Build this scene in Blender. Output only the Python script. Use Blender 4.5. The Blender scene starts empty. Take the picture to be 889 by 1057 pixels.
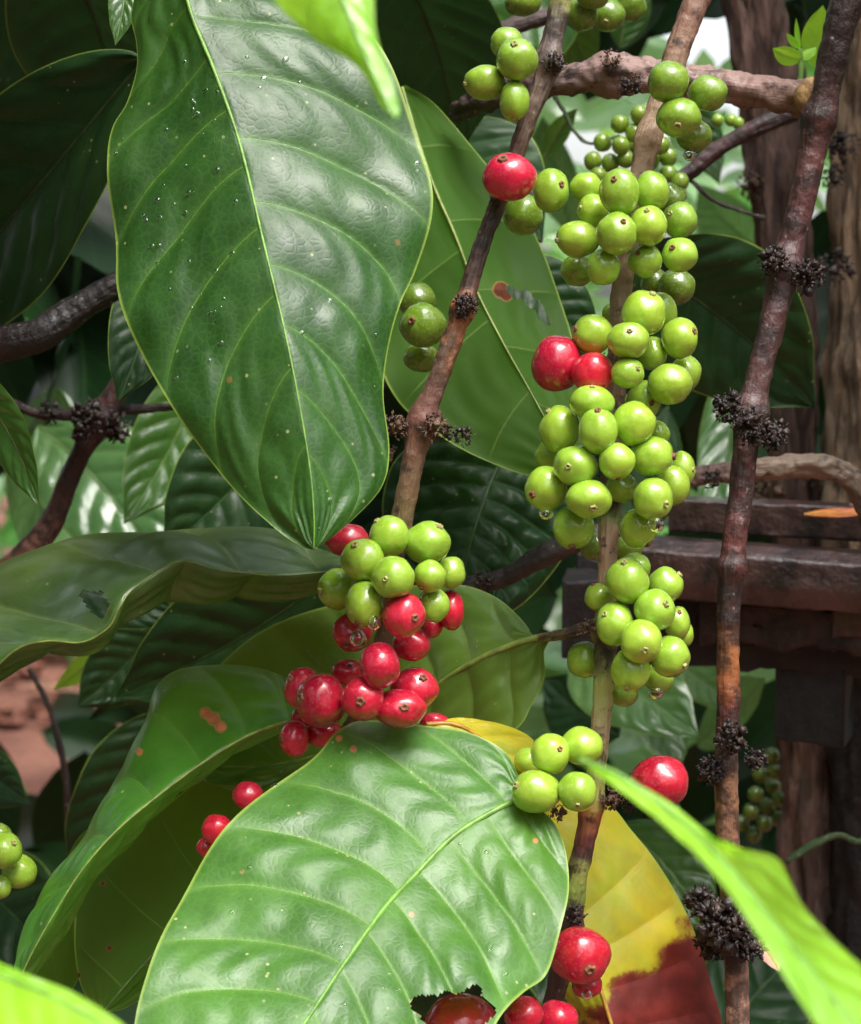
import bpy, math, random
import numpy as np
from mathutils import Vector, noise, Matrix
random.seed(7); RNG = np.random.RandomState(11)
S = bpy.context.scene
COL = S.collection
# ------------------------------------------------------------------ camera frame
F = 1975.0
PITCH = math.radians(6)
CAM = Vector((0, 0, 0.85))
FW = Vector((0, math.cos(PITCH), -math.sin(PITCH)))
RT = Vector((1, 0, 0))
UP = Vector((0, math.sin(PITCH), math.cos(PITCH)))
def P(x, y, d):
    return CAM + FW*d + RT*((x-444.5)/F*d) + UP*((528.5-y)/F*d)
def V(*a): return Vector(a)

# ------------------------------------------------------------------ object helpers
def tag(o, label=None, cat=None, group=None, kind=None):
    if label: o['label'] = label
    if cat: o['category'] = cat
    if group: o['group'] = group
    if kind: o['kind'] = kind
    return o
def mesh_obj(name, verts, faces, mat, parent=None, smooth=True, uvs=None, attrs=None, colattr=None):
    me = bpy.data.meshes.new(name)
    me.from_pydata([tuple(v) for v in verts], [], [tuple(f) for f in faces])
    if uvs:
        li = np.zeros(len(me.loops), dtype=np.int32); me.loops.foreach_get('vertex_index', li)
        for un, arr in uvs.items():
            l = me.uv_layers.new(name=un)
            l.data.foreach_set('uv', np.asarray(arr, dtype=np.float32)[li].ravel())
    if attrs:
        for an, arr in attrs.items():
            a = me.attributes.new(an, 'FLOAT', 'POINT'); a.data.foreach_set('value', np.asarray(arr, dtype=np.float32))
    if colattr is not None:
        a = me.attributes.new('Col', 'FLOAT_COLOR', 'POINT')
        c = np.ones((len(verts), 4), dtype=np.float32); c[:, :3] = colattr
        a.data.foreach_set('color', c.ravel())
    if smooth:
        me.polygons.foreach_set('use_smooth', np.ones(len(me.polygons), dtype=bool))
    me.materials.append(mat); me.update()
    o = bpy.data.objects.new(name, me); COL.objects.link(o)
    if parent: o.parent = parent
    return o
def recenter(o, c):
    """put the object's origin at c (mesh given in world space, before children are added)"""
    o.data.transform(Matrix.Translation(-Vector(c))); o.location = Vector(c)
def adopt(child, par):
    child.parent = par; child.matrix_parent_inverse = Matrix.Translation(-par.location)
def catmull(pts, n):
    p = np.array([list(q) for q in pts], dtype=float)
    seg = np.r_[0, np.cumsum(np.linalg.norm(np.diff(p, axis=0), axis=1))]
    seg /= seg[-1]
    P0 = np.vstack([2*p[0]-p[1], p, 2*p[-1]-p[-2]])
    out = []
    for t in np.linspace(0, 1, n):
        i = min(max(np.searchsorted(seg, t, side='right')-1, 0), len(p)-2)
        u = (t-seg[i])/max(seg[i+1]-seg[i], 1e-9)
        a, b, c, d = P0[i], P0[i+1], P0[i+2], P0[i+3]
        out.append(0.5*((2*b)+(-a+c)*u+(2*a-5*b+4*c-d)*u*u+(-a+3*b-3*c+d)*u**3))
    return np.array(out)

# ------------------------------------------------------------------ node helpers
class N:
    def __init__(s, name):
        s.m = bpy.data.materials.new(name); s.m.use_nodes = True
        s.t = s.m.node_tree; s.t.nodes.clear()
        s.out = s.t.nodes.new('ShaderNodeOutputMaterial')
    def n(s, typ, **kw):
        k = s.t.nodes.new('ShaderNode'+typ)
        for a, b in kw.items():
            if a.startswith('i_'): 
                key = a[2:]; key = int(key) if key.isdigit() else key.replace('_', ' ')
                s.set(k.inputs[key], b)
            else: setattr(k, a, b)
        return k
    def set(s, inp, v):
        if isinstance(v, bpy.types.NodeSocket): s.t.links.new(v, inp)
        elif isinstance(v, bpy.types.Node): s.t.links.new(v.outputs[0], inp)
        else:
            if isinstance(v, (tuple, list)) and len(v) == 3 and inp.type == 'RGBA': v = (*v, 1)
            inp.default_value = v
    def math(s, op, a, b=0.0, c=None, clamp=False):
        k = s.t.nodes.new('ShaderNodeMath'); k.operation = op; k.use_clamp = clamp
        s.set(k.inputs[0], a); s.set(k.inputs[1], b)
        if c is not None: s.set(k.inputs[2], c)
        return k.outputs[0]
    def mix(s, f, a, b, blend='MIX'):
        k = s.t.nodes.new('ShaderNodeMix'); k.data_type = 'RGBA'; k.blend_type = blend
        s.set(k.inputs['Factor'], f); s.set(k.inputs['A'], a) if False else None
        s.set(k.inputs[6], a); s.set(k.inputs[7], b)
        return k.outputs[2]
    def ramp(s, x, a, b, lo=0.0, hi=1.0, smooth=True):
        k = s.t.nodes.new('ShaderNodeMapRange'); k.interpolation_type = 'SMOOTHSTEP' if smooth else 'LINEAR'
        s.set(k.inputs[0], x); k.inputs[1].default_value = a; k.inputs[2].default_value = b
        k.inputs[3].default_value = lo; k.inputs[4].default_value = hi
        return k.outputs[0]
    def noise(s, vec, scale, detail=3, rough=.55, dist=0):
        k = s.n('TexNoise'); s.set(k.inputs['Vector'], vec); k.inputs['Scale'].default_value = scale
        k.inputs['Detail'].default_value = detail; k.inputs['Roughness'].default_value = rough; k.inputs['Distortion'].default_value = dist
        return k.outputs[0]
    def vor(s, vec, scale, feature='F1'):
        k = s.n('TexVoronoi', feature=feature); s.set(k.inputs['Vector'], vec); k.inputs['Scale'].default_value = scale
        return k
    def bump(s, h, dist, strength=1.0, normal=None):
        k = s.n('Bump'); s.set(k.inputs['Height'], h); k.inputs['Distance'].default_value = dist; k.inputs['Strength'].default_value = strength
        if normal is not None: s.set(k.inputs['Normal'], normal)
        return k.outputs[0]
    def finish(s, sh): s.t.links.new(sh.outputs[0] if isinstance(sh, bpy.types.Node) else sh, s.out.inputs[0]); return s.m

def leaf_mat(name, c1, c2, vein, under, uvein, trans=(.25, .5, .04), tf=.25, rough=.28, veinw=.965, spots=.5, coat=.3, crough=.2, vs=.6, crin=.2, dmgn=.35, dw=.12, edge=(.35, .5, .08), dmgc=((.22, .14, .05), (.10, .03, .015)), mottle=0, spec=.45, ret=.00005):
    s = N(name)
    ob = s.n('TexCoord').outputs['Object']
    geo = s.n('NewGeometry'); back = geo.outputs['Backfacing']
    uv = s.n('UVMap', uv_map='vein'); sp = s.n('SeparateXYZ'); s.set(sp.inputs[0], uv)
    sv, au = sp.outputs[0], sp.outputs[1]
    fr = s.math('FRACT', sv); ab = s.math('MULTIPLY', s.math('ABSOLUTE', s.math('SUBTRACT', fr, .5)), 2)
    line = s.ramp(ab, veinw, .998)
    fade = s.ramp(au, .75, 1.0, 1, .15)
    wob = s.noise(ob, 60, 2)
    line = s.math('MULTIPLY', s.math('MULTIPLY', line, fade), s.ramp(wob, .25, .6, .55, 1))
    n1 = s.noise(ob, 28, 4); n2 = s.noise(ob, 130, 3)
    col = s.mix(s.ramp(s.math('ADD', s.math('MULTIPLY', n1, .7), s.math('MULTIPLY', n2, .3)), .35, .65), c1, c2)
    if mottle:
        col = s.mix(s.ramp(s.noise(ob, 22, 5, .7), .45, .62, 0, mottle), col, dmgc[0])
    near = s.ramp(ab, .72, 1.0)
    col = s.mix(s.math('MULTIPLY', near, .14), col, vein)
    cell = s.vor(ob, 420, 'DISTANCE_TO_EDGE').outputs['Distance']
    col = s.mix(s.math('MULTIPLY', s.ramp(cell, 0, .1, 1, 0), .12), col, vein)
    col = s.mix(s.math('MULTIPLY', line, vs), col, vein)
    col = s.mix(s.ramp(s.noise(ob, 12, 2), .45, .7, 0, .35), col, tuple(x*y for x, y in zip(c2, (1.5, 1.15, .8))))
    ucol = s.mix(s.ramp(n1, .35, .65), under, tuple(x*.8 for x in under))
    ucol = s.mix(s.math('MULTIPLY', line, .8), ucol, uvein)
    v = s.vor(ob, 330); rnd = s.n('SeparateColor'); s.set(rnd.inputs[0], v.outputs['Color'])
    spot = s.math('MULTIPLY', s.ramp(v.outputs['Distance'], .14, .2, 1, 0), s.ramp(rnd.outputs[0], .78, .84))
    spot = s.math('MULTIPLY', spot, s.math('MULTIPLY', s.ramp(s.noise(ob, 35, 2), .44, .6), spots))
    col = s.mix(spot, col, (.42, .45, .2))
    v2 = s.vor(ob, 75); r2 = s.n('SeparateColor'); s.set(r2.inputs[0], v2.outputs['Color'])
    blot = s.math('MULTIPLY', s.ramp(s.math('ADD', v2.outputs['Distance'], s.math('MULTIPLY', n2, .12)), .12, .17, 1, 0), s.ramp(r2.outputs[1], .9, .92))
    col = s.mix(s.math('MULTIPLY', blot, spots), col, (.22, .13, .04))
    marg = s.ramp(au, .975, .995)
    col = s.mix(s.math('MULTIPLY', marg, .7), col, edge); ucol = s.mix(s.math('MULTIPLY', marg, .7), ucol, edge)
    full = s.mix(back, col, ucol)
    dm = s.n('Attribute', attribute_name='dmg').outputs['Fac']
    dmn = s.math('ADD', dm, s.math('MULTIPLY', s.math('SUBTRACT', s.noise(ob, 160, 4, .65), .5), dmgn))
    full = s.mix(s.ramp(dmn, .3, .3+dw), full, dmgc[0]); full = s.mix(s.ramp(dmn, .5, .48+dw), full, s.mix(s.ramp(n2, .35, .65), dmgc[1], tuple(x*1.7 for x in dmgc[1])))
    hh = s.math('ADD', s.math('MULTIPLY', s.ramp(cell, 0, .25), .5), s.math('MULTIPLY', n2, 1.6))
    hh = s.math('ADD', hh, s.math('MULTIPLY', line, -1.2))
    bm = s.bump(hh, ret)
    cr = s.bump(s.noise(ob, 75, 2, .5, .6), .0009, crin, bm)
    rg = s.ramp(s.noise(ob, 55, 4), .3, .7, rough*.95, rough*1.7)
    rgb = s.n('Mix', data_type='FLOAT'); s.set(rgb.inputs[0], back); s.set(rgb.inputs[2], rg); rgb.inputs[3].default_value = .55
    pr = s.n('BsdfPrincipled', i_Base_Color=full, i_Roughness=rgb.outputs[0], i_Normal=cr)
    pr.inputs['Specular IOR Level'].default_value = spec
    cw = s.math('MULTIPLY', s.math('SUBTRACT', 1, back), coat); s.set(pr.inputs['Coat Weight'], cw); pr.inputs['Coat Roughness'].default_value = crough
    s.set(pr.inputs['Coat Normal'], bm)
    tr = s.n('BsdfTranslucent', i_Color=s.mix(s.ramp(dmn, .45, .55), trans, (.25, .04, .01)))
    mx = s.n('MixShader'); mx.inputs[0].default_value = tf
    s.set(mx.inputs[1], pr); s.set(mx.inputs[2], tr)
    return s.finish(mx)

M = {}
M['hero'] = leaf_mat('hero_leaf_green', (.012, .055, .008), (.028, .10, .014), (.16, .34, .05), (.10, .17, .035), (.22, .3, .07), tf=.14, rough=.33, spots=.8, coat=.12, spec=.4)
M['front'] = leaf_mat('front_leaf_green', (.038, .135, .016), (.07, .22, .022), (.24, .45, .08), (.10, .17, .035), (.22, .3, .07), tf=.18, rough=.36, spots=1, dmgc=((.3, .22, .06), (.5, .17, .07)), coat=.3, crough=.3, crin=.14)
M['dark'] = leaf_mat('shaded_leaf_green', (.008, .032, .009), (.016, .055, .012), (.04, .10, .025), (.012, .04, .014), (.05, .10, .03), trans=(.04, .14, .03), tf=.08, rough=.36, coat=.04, spec=.3)  # green painted near black for leaves standing in canopy shade
M['mid'] = leaf_mat('mid_leaf_green', (.025, .085, .016), (.05, .15, .025), (.12, .26, .05), (.09, .15, .03), (.2, .28, .06), tf=.2)
M['olive'] = leaf_mat('olive_leaf', (.055, .13, .02), (.10, .20, .03), (.22, .3, .08), (.12, .18, .04), (.28, .33, .1), trans=(.35, .6, .05), tf=.26, rough=.3, coat=.5)
M['under'] = leaf_mat('leaf_underside', (.055, .10, .025), (.085, .145, .035), (.2, .28, .09), (.05, .125, .018), (.16, .25, .06), trans=(.35, .75, .04), tf=.3, rough=.5, coat=0, spots=.15, spec=.15)
M['yellow'] = leaf_mat('yellowing_leaf', (.62, .52, .02), (.36, .46, .03), (.6, .42, .05), (.4, .38, .04), (.6, .42, .05), trans=(.7, .55, .03), tf=.3, rough=.35, dmgc=((.26, .10, .02), (.13, .016, .012)), mottle=.35, dmgn=.8, dw=.25)
M['lime'] = leaf_mat('sunlit_young_leaf', (.24, .62, .03), (.34, .74, .04), (.4, .75, .08), (.26, .62, .03), (.4, .7, .08), trans=(.6, .98, .06), tf=.45, rough=.2, spots=0, coat=1)  # young leaf green, raised to mimic strong sun on it
M['bright'] = leaf_mat('lit_leaf_green', (.04, .17, .016), (.08, .27, .025), (.2, .4, .06), (.10, .2, .035), (.3, .36, .08), trans=(.35, .8, .05), tf=.28, rough=.36, spots=1, dmgc=((.4, .2, .06), (.5, .17, .07)))  # brighter copy of the front green, making up for missing light
M['gloss'] = leaf_mat('glossy_olive_leaf', (.06, .13, .03), (.11, .20, .05), (.26, .36, .1), (.12, .18, .04), (.26, .32, .09), tf=.2, rough=.34, coat=.7, crough=.22, spots=.7)
M['bg'] = leaf_mat('background_leaf', (.03, .11, .02), (.07, .22, .04), (.15, .3, .07), (.07, .16, .04), (.2, .3, .08), trans=(.35, .7, .1), tf=.3, rough=.3)
M['pale'] = leaf_mat('sunlit_glossy_leaf', (.06, .16, .05), (.09, .22, .07), (.2, .36, .12), (.1, .2, .06), (.2, .3, .1), trans=(.4, .8, .2), tf=.3, rough=.22, coat=.8)  # paler green painted in for sun and sky glare on wet leaves

def mass_mat(name, c1, c2, tr, tf, rough, spec=.4):
    s = N(name); uv = s.n('UVMap', uv_map='vein'); sp = s.n('SeparateXYZ'); s.set(sp.inputs[0], uv)
    ab = s.math('MULTIPLY', s.math('ABSOLUTE', s.math('SUBTRACT', s.math('FRACT', sp.outputs[0]), .5)), 2)
    n = s.noise(s.n('TexCoord').outputs['Object'], 9, 1)
    col = s.mix(s.ramp(n, .35, .65), c1, c2); col = s.mix(s.ramp(ab, .85, 1, 0, .3), col, tuple(x*1.8 for x in c2)); col = s.mix(s.ramp(sp.outputs[1], .0, .06, .5, 0), col, tuple(x*2.2 for x in c2))
    pr = s.n('BsdfPrincipled', i_Base_Color=col, i_Roughness=rough); pr.inputs['Specular IOR Level'].default_value = spec
    mx = s.n('MixShader'); mx.inputs[0].default_value = tf; s.set(mx.inputs[1], pr); s.set(mx.inputs[2], s.n('BsdfTranslucent', i_Color=tr)); return s.finish(mx)
M['mshaded'] = mass_mat('mass_shaded_leaf', (.007, .028, .008), (.015, .05, .012), (.04, .1, .02), .08, .4, .3)  # darker copy of the mass colour, with shade put into it
M['mmid'] = mass_mat('mass_mid_leaf', (.02, .07, .015), (.04, .11, .02), (.1, .2, .03), .12, .4)
M['mbg'] = mass_mat('mass_far_leaf', (.03, .12, .02), (.08, .24, .05), (.35, .7, .1), .3, .3)
M['msunlit'] = mass_mat('mass_sunlit_leaf', (.12, .26, .09), (.2, .38, .15), (.5, .85, .3), .3, .16, .9)  # lighter copy of the mass colour, with overexposing sun put in
def midrib_mat(name, c, rough=.4):
    s = N(name); ob = s.n('TexCoord').outputs['Object']; n = s.noise(ob, 200, 3)
    col = s.mix(s.ramp(n, .35, .65), c, tuple(x*.6 for x in c))
    return s.finish(s.n('BsdfPrincipled', i_Base_Color=col, i_Roughness=rough, i_Normal=s.bump(n, .0002)))
M['rib_green'] = midrib_mat('rib_green', (.2, .42, .06)); M['rib_dull'] = midrib_mat('rib_dull', (.16, .24, .07))
M['rib_dark'] = midrib_mat('rib_dark', (.05, .11, .03)); M['rib_orange'] = midrib_mat('rib_orange', (.55, .28, .04)); M['rib_yellow'] = midrib_mat('rib_yellow', (.26, .34, .07))

def berry_mat(name, c1, c2, fleck, line, sss):
    s = N(name); ob = s.n('TexCoord').outputs['Object']; oi = s.n('ObjectInfo')
    n1 = s.noise(ob, 90, 3); 
    off = s.n('VectorMath', operation='SCALE'); s.set(off.inputs[0], ob); off.inputs['Scale'].default_value = 1
    col = s.mix(s.ramp(n1, .3, .7), c1, c2)
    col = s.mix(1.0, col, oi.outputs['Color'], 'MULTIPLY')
    v = s.vor(ob, 900); col = s.mix(s.math('MULTIPLY', s.ramp(v.outputs['Distance'], .2, .4, 1, 0), .28), col, fleck)
    uv = s.n('UVMap', uv_map='UVMap'); sp = s.n('SeparateXYZ'); s.set(sp.inputs[0], uv)
    ln = s.math('ABSOLUTE', s.math('SUBTRACT', s.math('FRACT', s.math('MULTIPLY', s.math('ADD', sp.outputs[0], s.math('MULTIPLY', n1, .03)), 2)), .5))
    col = s.mix(s.math('MULTIPLY', s.ramp(ln, .0, .018, 1, 0), .35), col, line)
    # faint scuffs and a browner halo where the flower fell off
    sc = s.ramp(s.noise(ob, 230, 4, .7), .61, .72); col = s.mix(s.math('MULTIPLY', sc, .6), col, (.2, .13, .03))
    halo = s.ramp(sp.outputs[1], .05, .12, 1, 0); col = s.mix(s.math('MULTIPLY', halo, .35), col, fleck)
    pr = s.n('BsdfPrincipled', i_Base_Color=col, i_Roughness=s.ramp(n1, .3, .7, .2, .34), i_Normal=s.bump(s.noise(ob, 420, 3), .00012))
    pr.inputs['Subsurface Weight'].default_value = sss; pr.inputs['Subsurface Radius'].default_value = (1, .8, .25); pr.inputs['Subsurface Scale'].default_value = .0025
    pr.inputs['Coat Weight'].default_value = .8; pr.inputs['Coat Roughness'].default_value = .035
    s.set(pr.inputs['Coat Normal'], s.bump(s.noise(ob, 260, 2), .0003))
    return s.finish(pr)
M['g'] = berry_mat('green_berry_skin', (.25, .45, .03), (.36, .56, .055), (.48, .64, .16), (.3, .42, .1), .3)
M['r'] = berry_mat('red_berry_skin', (.38, .004, .03), (.68, .018, .045), (.62, .12, .12), (.3, .01, .01), .2)
def simple(name, c1, c2, scale=150, rough=.7, bd=.0008, spec=.5, coat=0):
    s = N(name); ob = s.n('TexCoord').outputs['Object']; n = s.noise(ob, scale, 5, .65)
    pr = s.n('BsdfPrincipled', i_Base_Color=s.mix(s.ramp(n, .35, .65), c1, c2), i_Roughness=rough, i_Normal=s.bump(n, bd))
    pr.inputs['Specular IOR Level'].default_value = spec; pr.inputs['Coat Weight'].default_value = coat; pr.inputs['Coat Roughness'].default_value = .2
    return s.finish(pr)
M['calyx_g'] = simple('dried_calyx', (.4, .42, .12), (.26, .2, .07), 600, .6, .0002)
M['calyx_r'] = simple('brown_calyx', (.3, .13, .06), (.13, .05, .025), 600, .7, .0002)
M['crust'] = simple('black_crust', (.007, .005, .005), (.05, .028, .022), 260, .5, .001, .4, .2)
M['crust_brown'] = simple('brown_crust', (.05, .026, .018), (.16, .085, .05), 260, .6, .001)
M['cut'] = simple('cut_wood', (.45, .28, .1), (.18, .10, .05), 300, .8)
M['beam'] = simple('wet_rusty_steel', (.014, .008, .008), (.085, .042, .038), 60, .34, .003, .5, .5)
M['beam_dark'] = simple('dark_steel', (.006, .005, .005), (.02, .014, .014), 80, .6, .002)
M['block'] = simple('dark_block', (.010, .013, .013), (.022, .026, .026), 70, .7, .003)
M['rot'] = simple('rotten_wood', (.008, .005, .005), (.045, .024, .02), 60, .6, .004)
M['orange'] = simple('orange_dead_leaf', (.6, .2, .02), (.45, .1, .02), 90, .45, .0006)
M['pinkleaf'] = simple('pink_dead_leaf', (.55, .3, .24), (.4, .18, .12), 90, .5, .0006)

def bark_mat(name, rough=.5, fib=1.0, bd=.0006, coat=.15, dark=(.02, .012, .01), cover=(.46, .56), light=.4):
    s = N(name); ob = s.n('TexCoord').outputs['Object']
    c = s.n('Attribute', attribute_name='Col').outputs['Color']
    uv = s.n('UVMap', uv_map='UVMap'); mp = s.n('Mapping'); s.set(mp.inputs[0], uv); mp.inputs['Scale'].default_value = (22, 4.5*14, 1)
    nf = s.noise(mp, 1.0, 5, .7); nb = s.noise(ob, 130, 5, .65); ns = s.noise(ob, 420, 3)
    col = s.mix(s.ramp(nb, *cover), c, s.mix(.8, c, dark))
    col = s.mix(s.math('MULTIPLY', s.ramp(nf, .5, .68), .5*fib), col, s.mix(light, c, (.4, .28, .2)))
    v = s.vor(ob, 420); rr = s.n('SeparateColor'); s.set(rr.inputs[0], v.outputs['Color'])
    col = s.mix(s.math('MULTIPLY', s.ramp(v.outputs['Distance'], .1, .3, 1, 0), s.math('MULTIPLY', s.ramp(rr.outputs[0], .8, .85), .5)), col, (.35, .3, .22))
    h = s.math('ADD', s.math('MULTIPLY', nf, fib*1.5), s.math('ADD', nb, s.math('MULTIPLY', ns, .8)))
    pr = s.n('BsdfPrincipled', i_Base_Color=col, i_Roughness=s.ramp(nb, .3, .7, rough*.7, rough*1.3), i_Normal=s.bump(h, bd))
    pr.inputs['Coat Weight'].default_value = coat; pr.inputs['Coat Roughness'].default_value = .2
    return s.finish(pr)
M['bark'] = bark_mat('twig_bark', cover=(.53, .63)); M['wetbark'] = bark_mat('wet_twig_bark', .42, .7, .0007, .15, light=.08, cover=(.42, .56))
def trunk_mat():
    s = N('trunk_bark'); ob = s.n('TexCoord').outputs['Object']
    c = s.n('Attribute', attribute_name='Col').outputs['Color']
    mp = s.n('Mapping'); s.set(mp.inputs[0], ob); mp.inputs['Scale'].default_value = (1, 1, .13)
    nf = s.noise(mp, 170, 6, .68, .3); nb = s.noise(ob, 45, 5, .6); v = s.noise(mp, 60, 4, .6)
    col = s.mix(s.ramp(nf, .38, .6), s.mix(.7, c, (.012, .008, .007)), c)
    col = s.mix(s.ramp(v, .56, .7, 0, .7), col, (.24, .17, .10))
    col = s.mix(s.ramp(nb, .58, .72, 0, .5), col, (.05, .06, .02))
    h = s.math('ADD', nf, s.math('MULTIPLY', v, 1.5))
    return s.finish(s.n('BsdfPrincipled', i_Base_Color=col, i_Roughness=.75, i_Normal=s.bump(h, .006)))
M['trunk'] = trunk_mat()
M['litter'] = simple('dead_leaf_litter', (.22, .10, .05), (.07, .03, .018), 60, .7, .001)
M['post'] = simple('black_wood', (.006, .005, .005), (.025, .018, .015), 90, .8, .004)
def water_mat():
    s = N('water'); g = s.n('BsdfPrincipled'); g.inputs['Base Color'].default_value = (1, 1, 1, 1); g.inputs['Roughness'].default_value = .02
    g.inputs['IOR'].default_value = 1.33; g.inputs['Transmission Weight'].default_value = 1; return s.finish(g)
M['water'] = water_mat()
def soil_mat():
    s = N('red_soil'); ob = s.n('TexCoord').outputs['Object']
    a = s.noise(ob, 2.2, 5, .6); b = s.noise(ob, 18, 6, .7); v = s.vor(ob, 9)
    col = s.mix(s.ramp(a, .35, .6), (.17, .06, .038), (.30, .12, .08)); col = s.mix(s.ramp(b, .55, .7, 0, .8), col, (.07, .03, .02))
    h = s.math('ADD', b, s.math('MULTIPLY', v.outputs['Distance'], .6))
    return s.finish(s.n('BsdfPrincipled', i_Base_Color=col, i_Roughness=.85, i_Normal=s.bump(h, .05)))
M['soil'] = soil_mat()

# ------------------------------------------------------------------ leaves
def leaf_surface(name, Mx, Lx, Rx, mat, rib, label=None, cat='leaf', group=None, nv=9, sweep=.22, quilt=.0012, camber=.0, wave=0, wavef=9,
                 nu=22, holes=(), dmg=None, ribr=.0011, petiole=None, seed=0, cracks=.5, flip=False, part_rib=True, concave=0):
    nt = len(Mx)
    us = np.r_[-np.linspace(1, 0, nu+1), np.linspace(0, 1, nu+1)[1:]]
    W = len(us)
    T = np.linspace(0, 1, nt)[:, None]; U = us[None, :]; A = np.abs(U)
    Md = Mx[:, None, :]; E = np.where((U < 0)[:, :, None], Lx[:, None, :], Rx[:, None, :])
    B = Md + A[:, :, None]*(E-Md)
    dt = np.gradient(B, axis=0); du = np.gradient(B, axis=1)
    nrm = np.cross(du, dt); ln = np.linalg.norm(nrm, axis=2, keepdims=True)
    nrm = nrm/np.maximum(ln, 1e-12)
    nrm[0] = nrm[2]; nrm[1] = nrm[2]; nrm[-1] = nrm[-3]; nrm[-2] = nrm[-3]
    fw = np.array(FW)
    away = float((nrm*(B-np.array(CAM))).sum()) > 0
    if away: nrm = -nrm
    side = np.where(U < 0, .37, 0.0)
    sphase = nv*(T - sweep*A**1.25*np.ones_like(T)*(.9+.2*T)) + side + .12*np.sin(7*T+seed+side*9) + 20
    if quilt or wave or camber:
        h = np.abs(np.sin(np.pi*sphase))**.62
        h = h*(A**.45)*(1-A**5)*quilt*1.5*np.clip(np.sin(np.pi*np.clip(T, 0, 1))**.5, 0, 1)*np.clip((1-T)/.16, 0, 1)
        h = h+quilt*cracks*.35*np.sin(A*26+3*np.sin(sphase*3)+seed)*(np.abs(np.sin(np.pi*sphase)))*(A*(1-A))*2
        h = h+camber*np.sin(np.pi*A*.5)**1.0*(1-A*.6)
        h = h+concave*A*A
        h = h+wave*(A**2.2)*np.sin(wavef*T*6.28/2+seed*1.7+np.sign(U))*np.sin(np.pi*T)
        rn = np.array([[noise.noise(Vector((T[i, 0]*4+seed*3.1, us[j]*2.2, seed))) for j in range(W)] for i in range(nt)])
        h = h+rn*quilt*1.6*A
        sgn = -1 if flip else 1
        Bd = B+nrm*(h*sgn)[:, :, None]
    else: Bd = B
    verts = Bd.reshape(-1, 3)
    idx = np.arange(nt*W).reshape(nt, W)
    d = np.zeros((nt, W))
    px = None
    if holes or dmg:
        rel = Bd-np.array(CAM); z = rel@fw
        px = 444.5+F*(rel@np.array(RT))/z; py = 528.5-F*(rel@np.array(UP))/z
        kill = np.zeros((nt, W), bool)
        for hx, hy, rx, ry, rot in holes:
            c, s_ = math.cos(rot), math.sin(rot); ax = (px-hx)*c+(py-hy)*s_; ay = -(px-hx)*s_+(py-hy)*c
            ang = np.arctan2(ay, ax); q = np.hypot(ax/rx, ay/ry)*(1+.16*np.sin(3*ang+1)+.12*np.sin(7*ang))
            kill |= q < 1; d = np.maximum(d, np.clip((1.0+2.2/rx*1.6-q)/(2.2/rx*1.6), 0, 1)*.62)
        if dmg is not None: d = np.maximum(d, dmg(px, py))
    faces = []
    for i in range(nt-1):
        for j in range(W-1):
            q = (idx[i, j], idx[i+1, j], idx[i+1, j+1], idx[i, j+1])
            if holes and (kill[i, j] or kill[i+1, j] or kill[i+1, j+1] or kill[i, j+1]): continue
            faces.append(q if (away != flip) else q[::-1])
    # faces are wound so that the upper side looks along -nrm*sgn ... checked below
    uv1 = np.stack([np.broadcast_to(U*.5+.5, (nt, W)), np.broadcast_to(T, (nt, W))], 2).reshape(-1, 2)
    uv2 = np.stack([sphase, np.broadcast_to(A, (nt, W))], 2).reshape(-1, 2)
    o = mesh_obj(name if label or not part_rib else 'blade', verts, faces, mat, uvs={'UVMap': uv1, 'vein': uv2}, attrs={'dmg': d.ravel()})
    base = Vector(Mx[0]); recenter(o, base)
    if label: tag(o, label, cat, group)
    if part_rib:
        r = tube3(list(Bd[:, nu]), [ribr*(1-.75*t)*1.0 for t in np.linspace(0, 1, nt)], rib, 'midrib', 8, smooth_n=None)
        adopt(r, o)
    if petiole:
        pt = [Vector(P(*q)) if not isinstance(q, Vector) else q for q in petiole]
        r = tube3(catmull(pt, 14), [ribr*1.35]*14, rib, 'petiole', 8); adopt(r, o)
    return o, Bd

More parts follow.
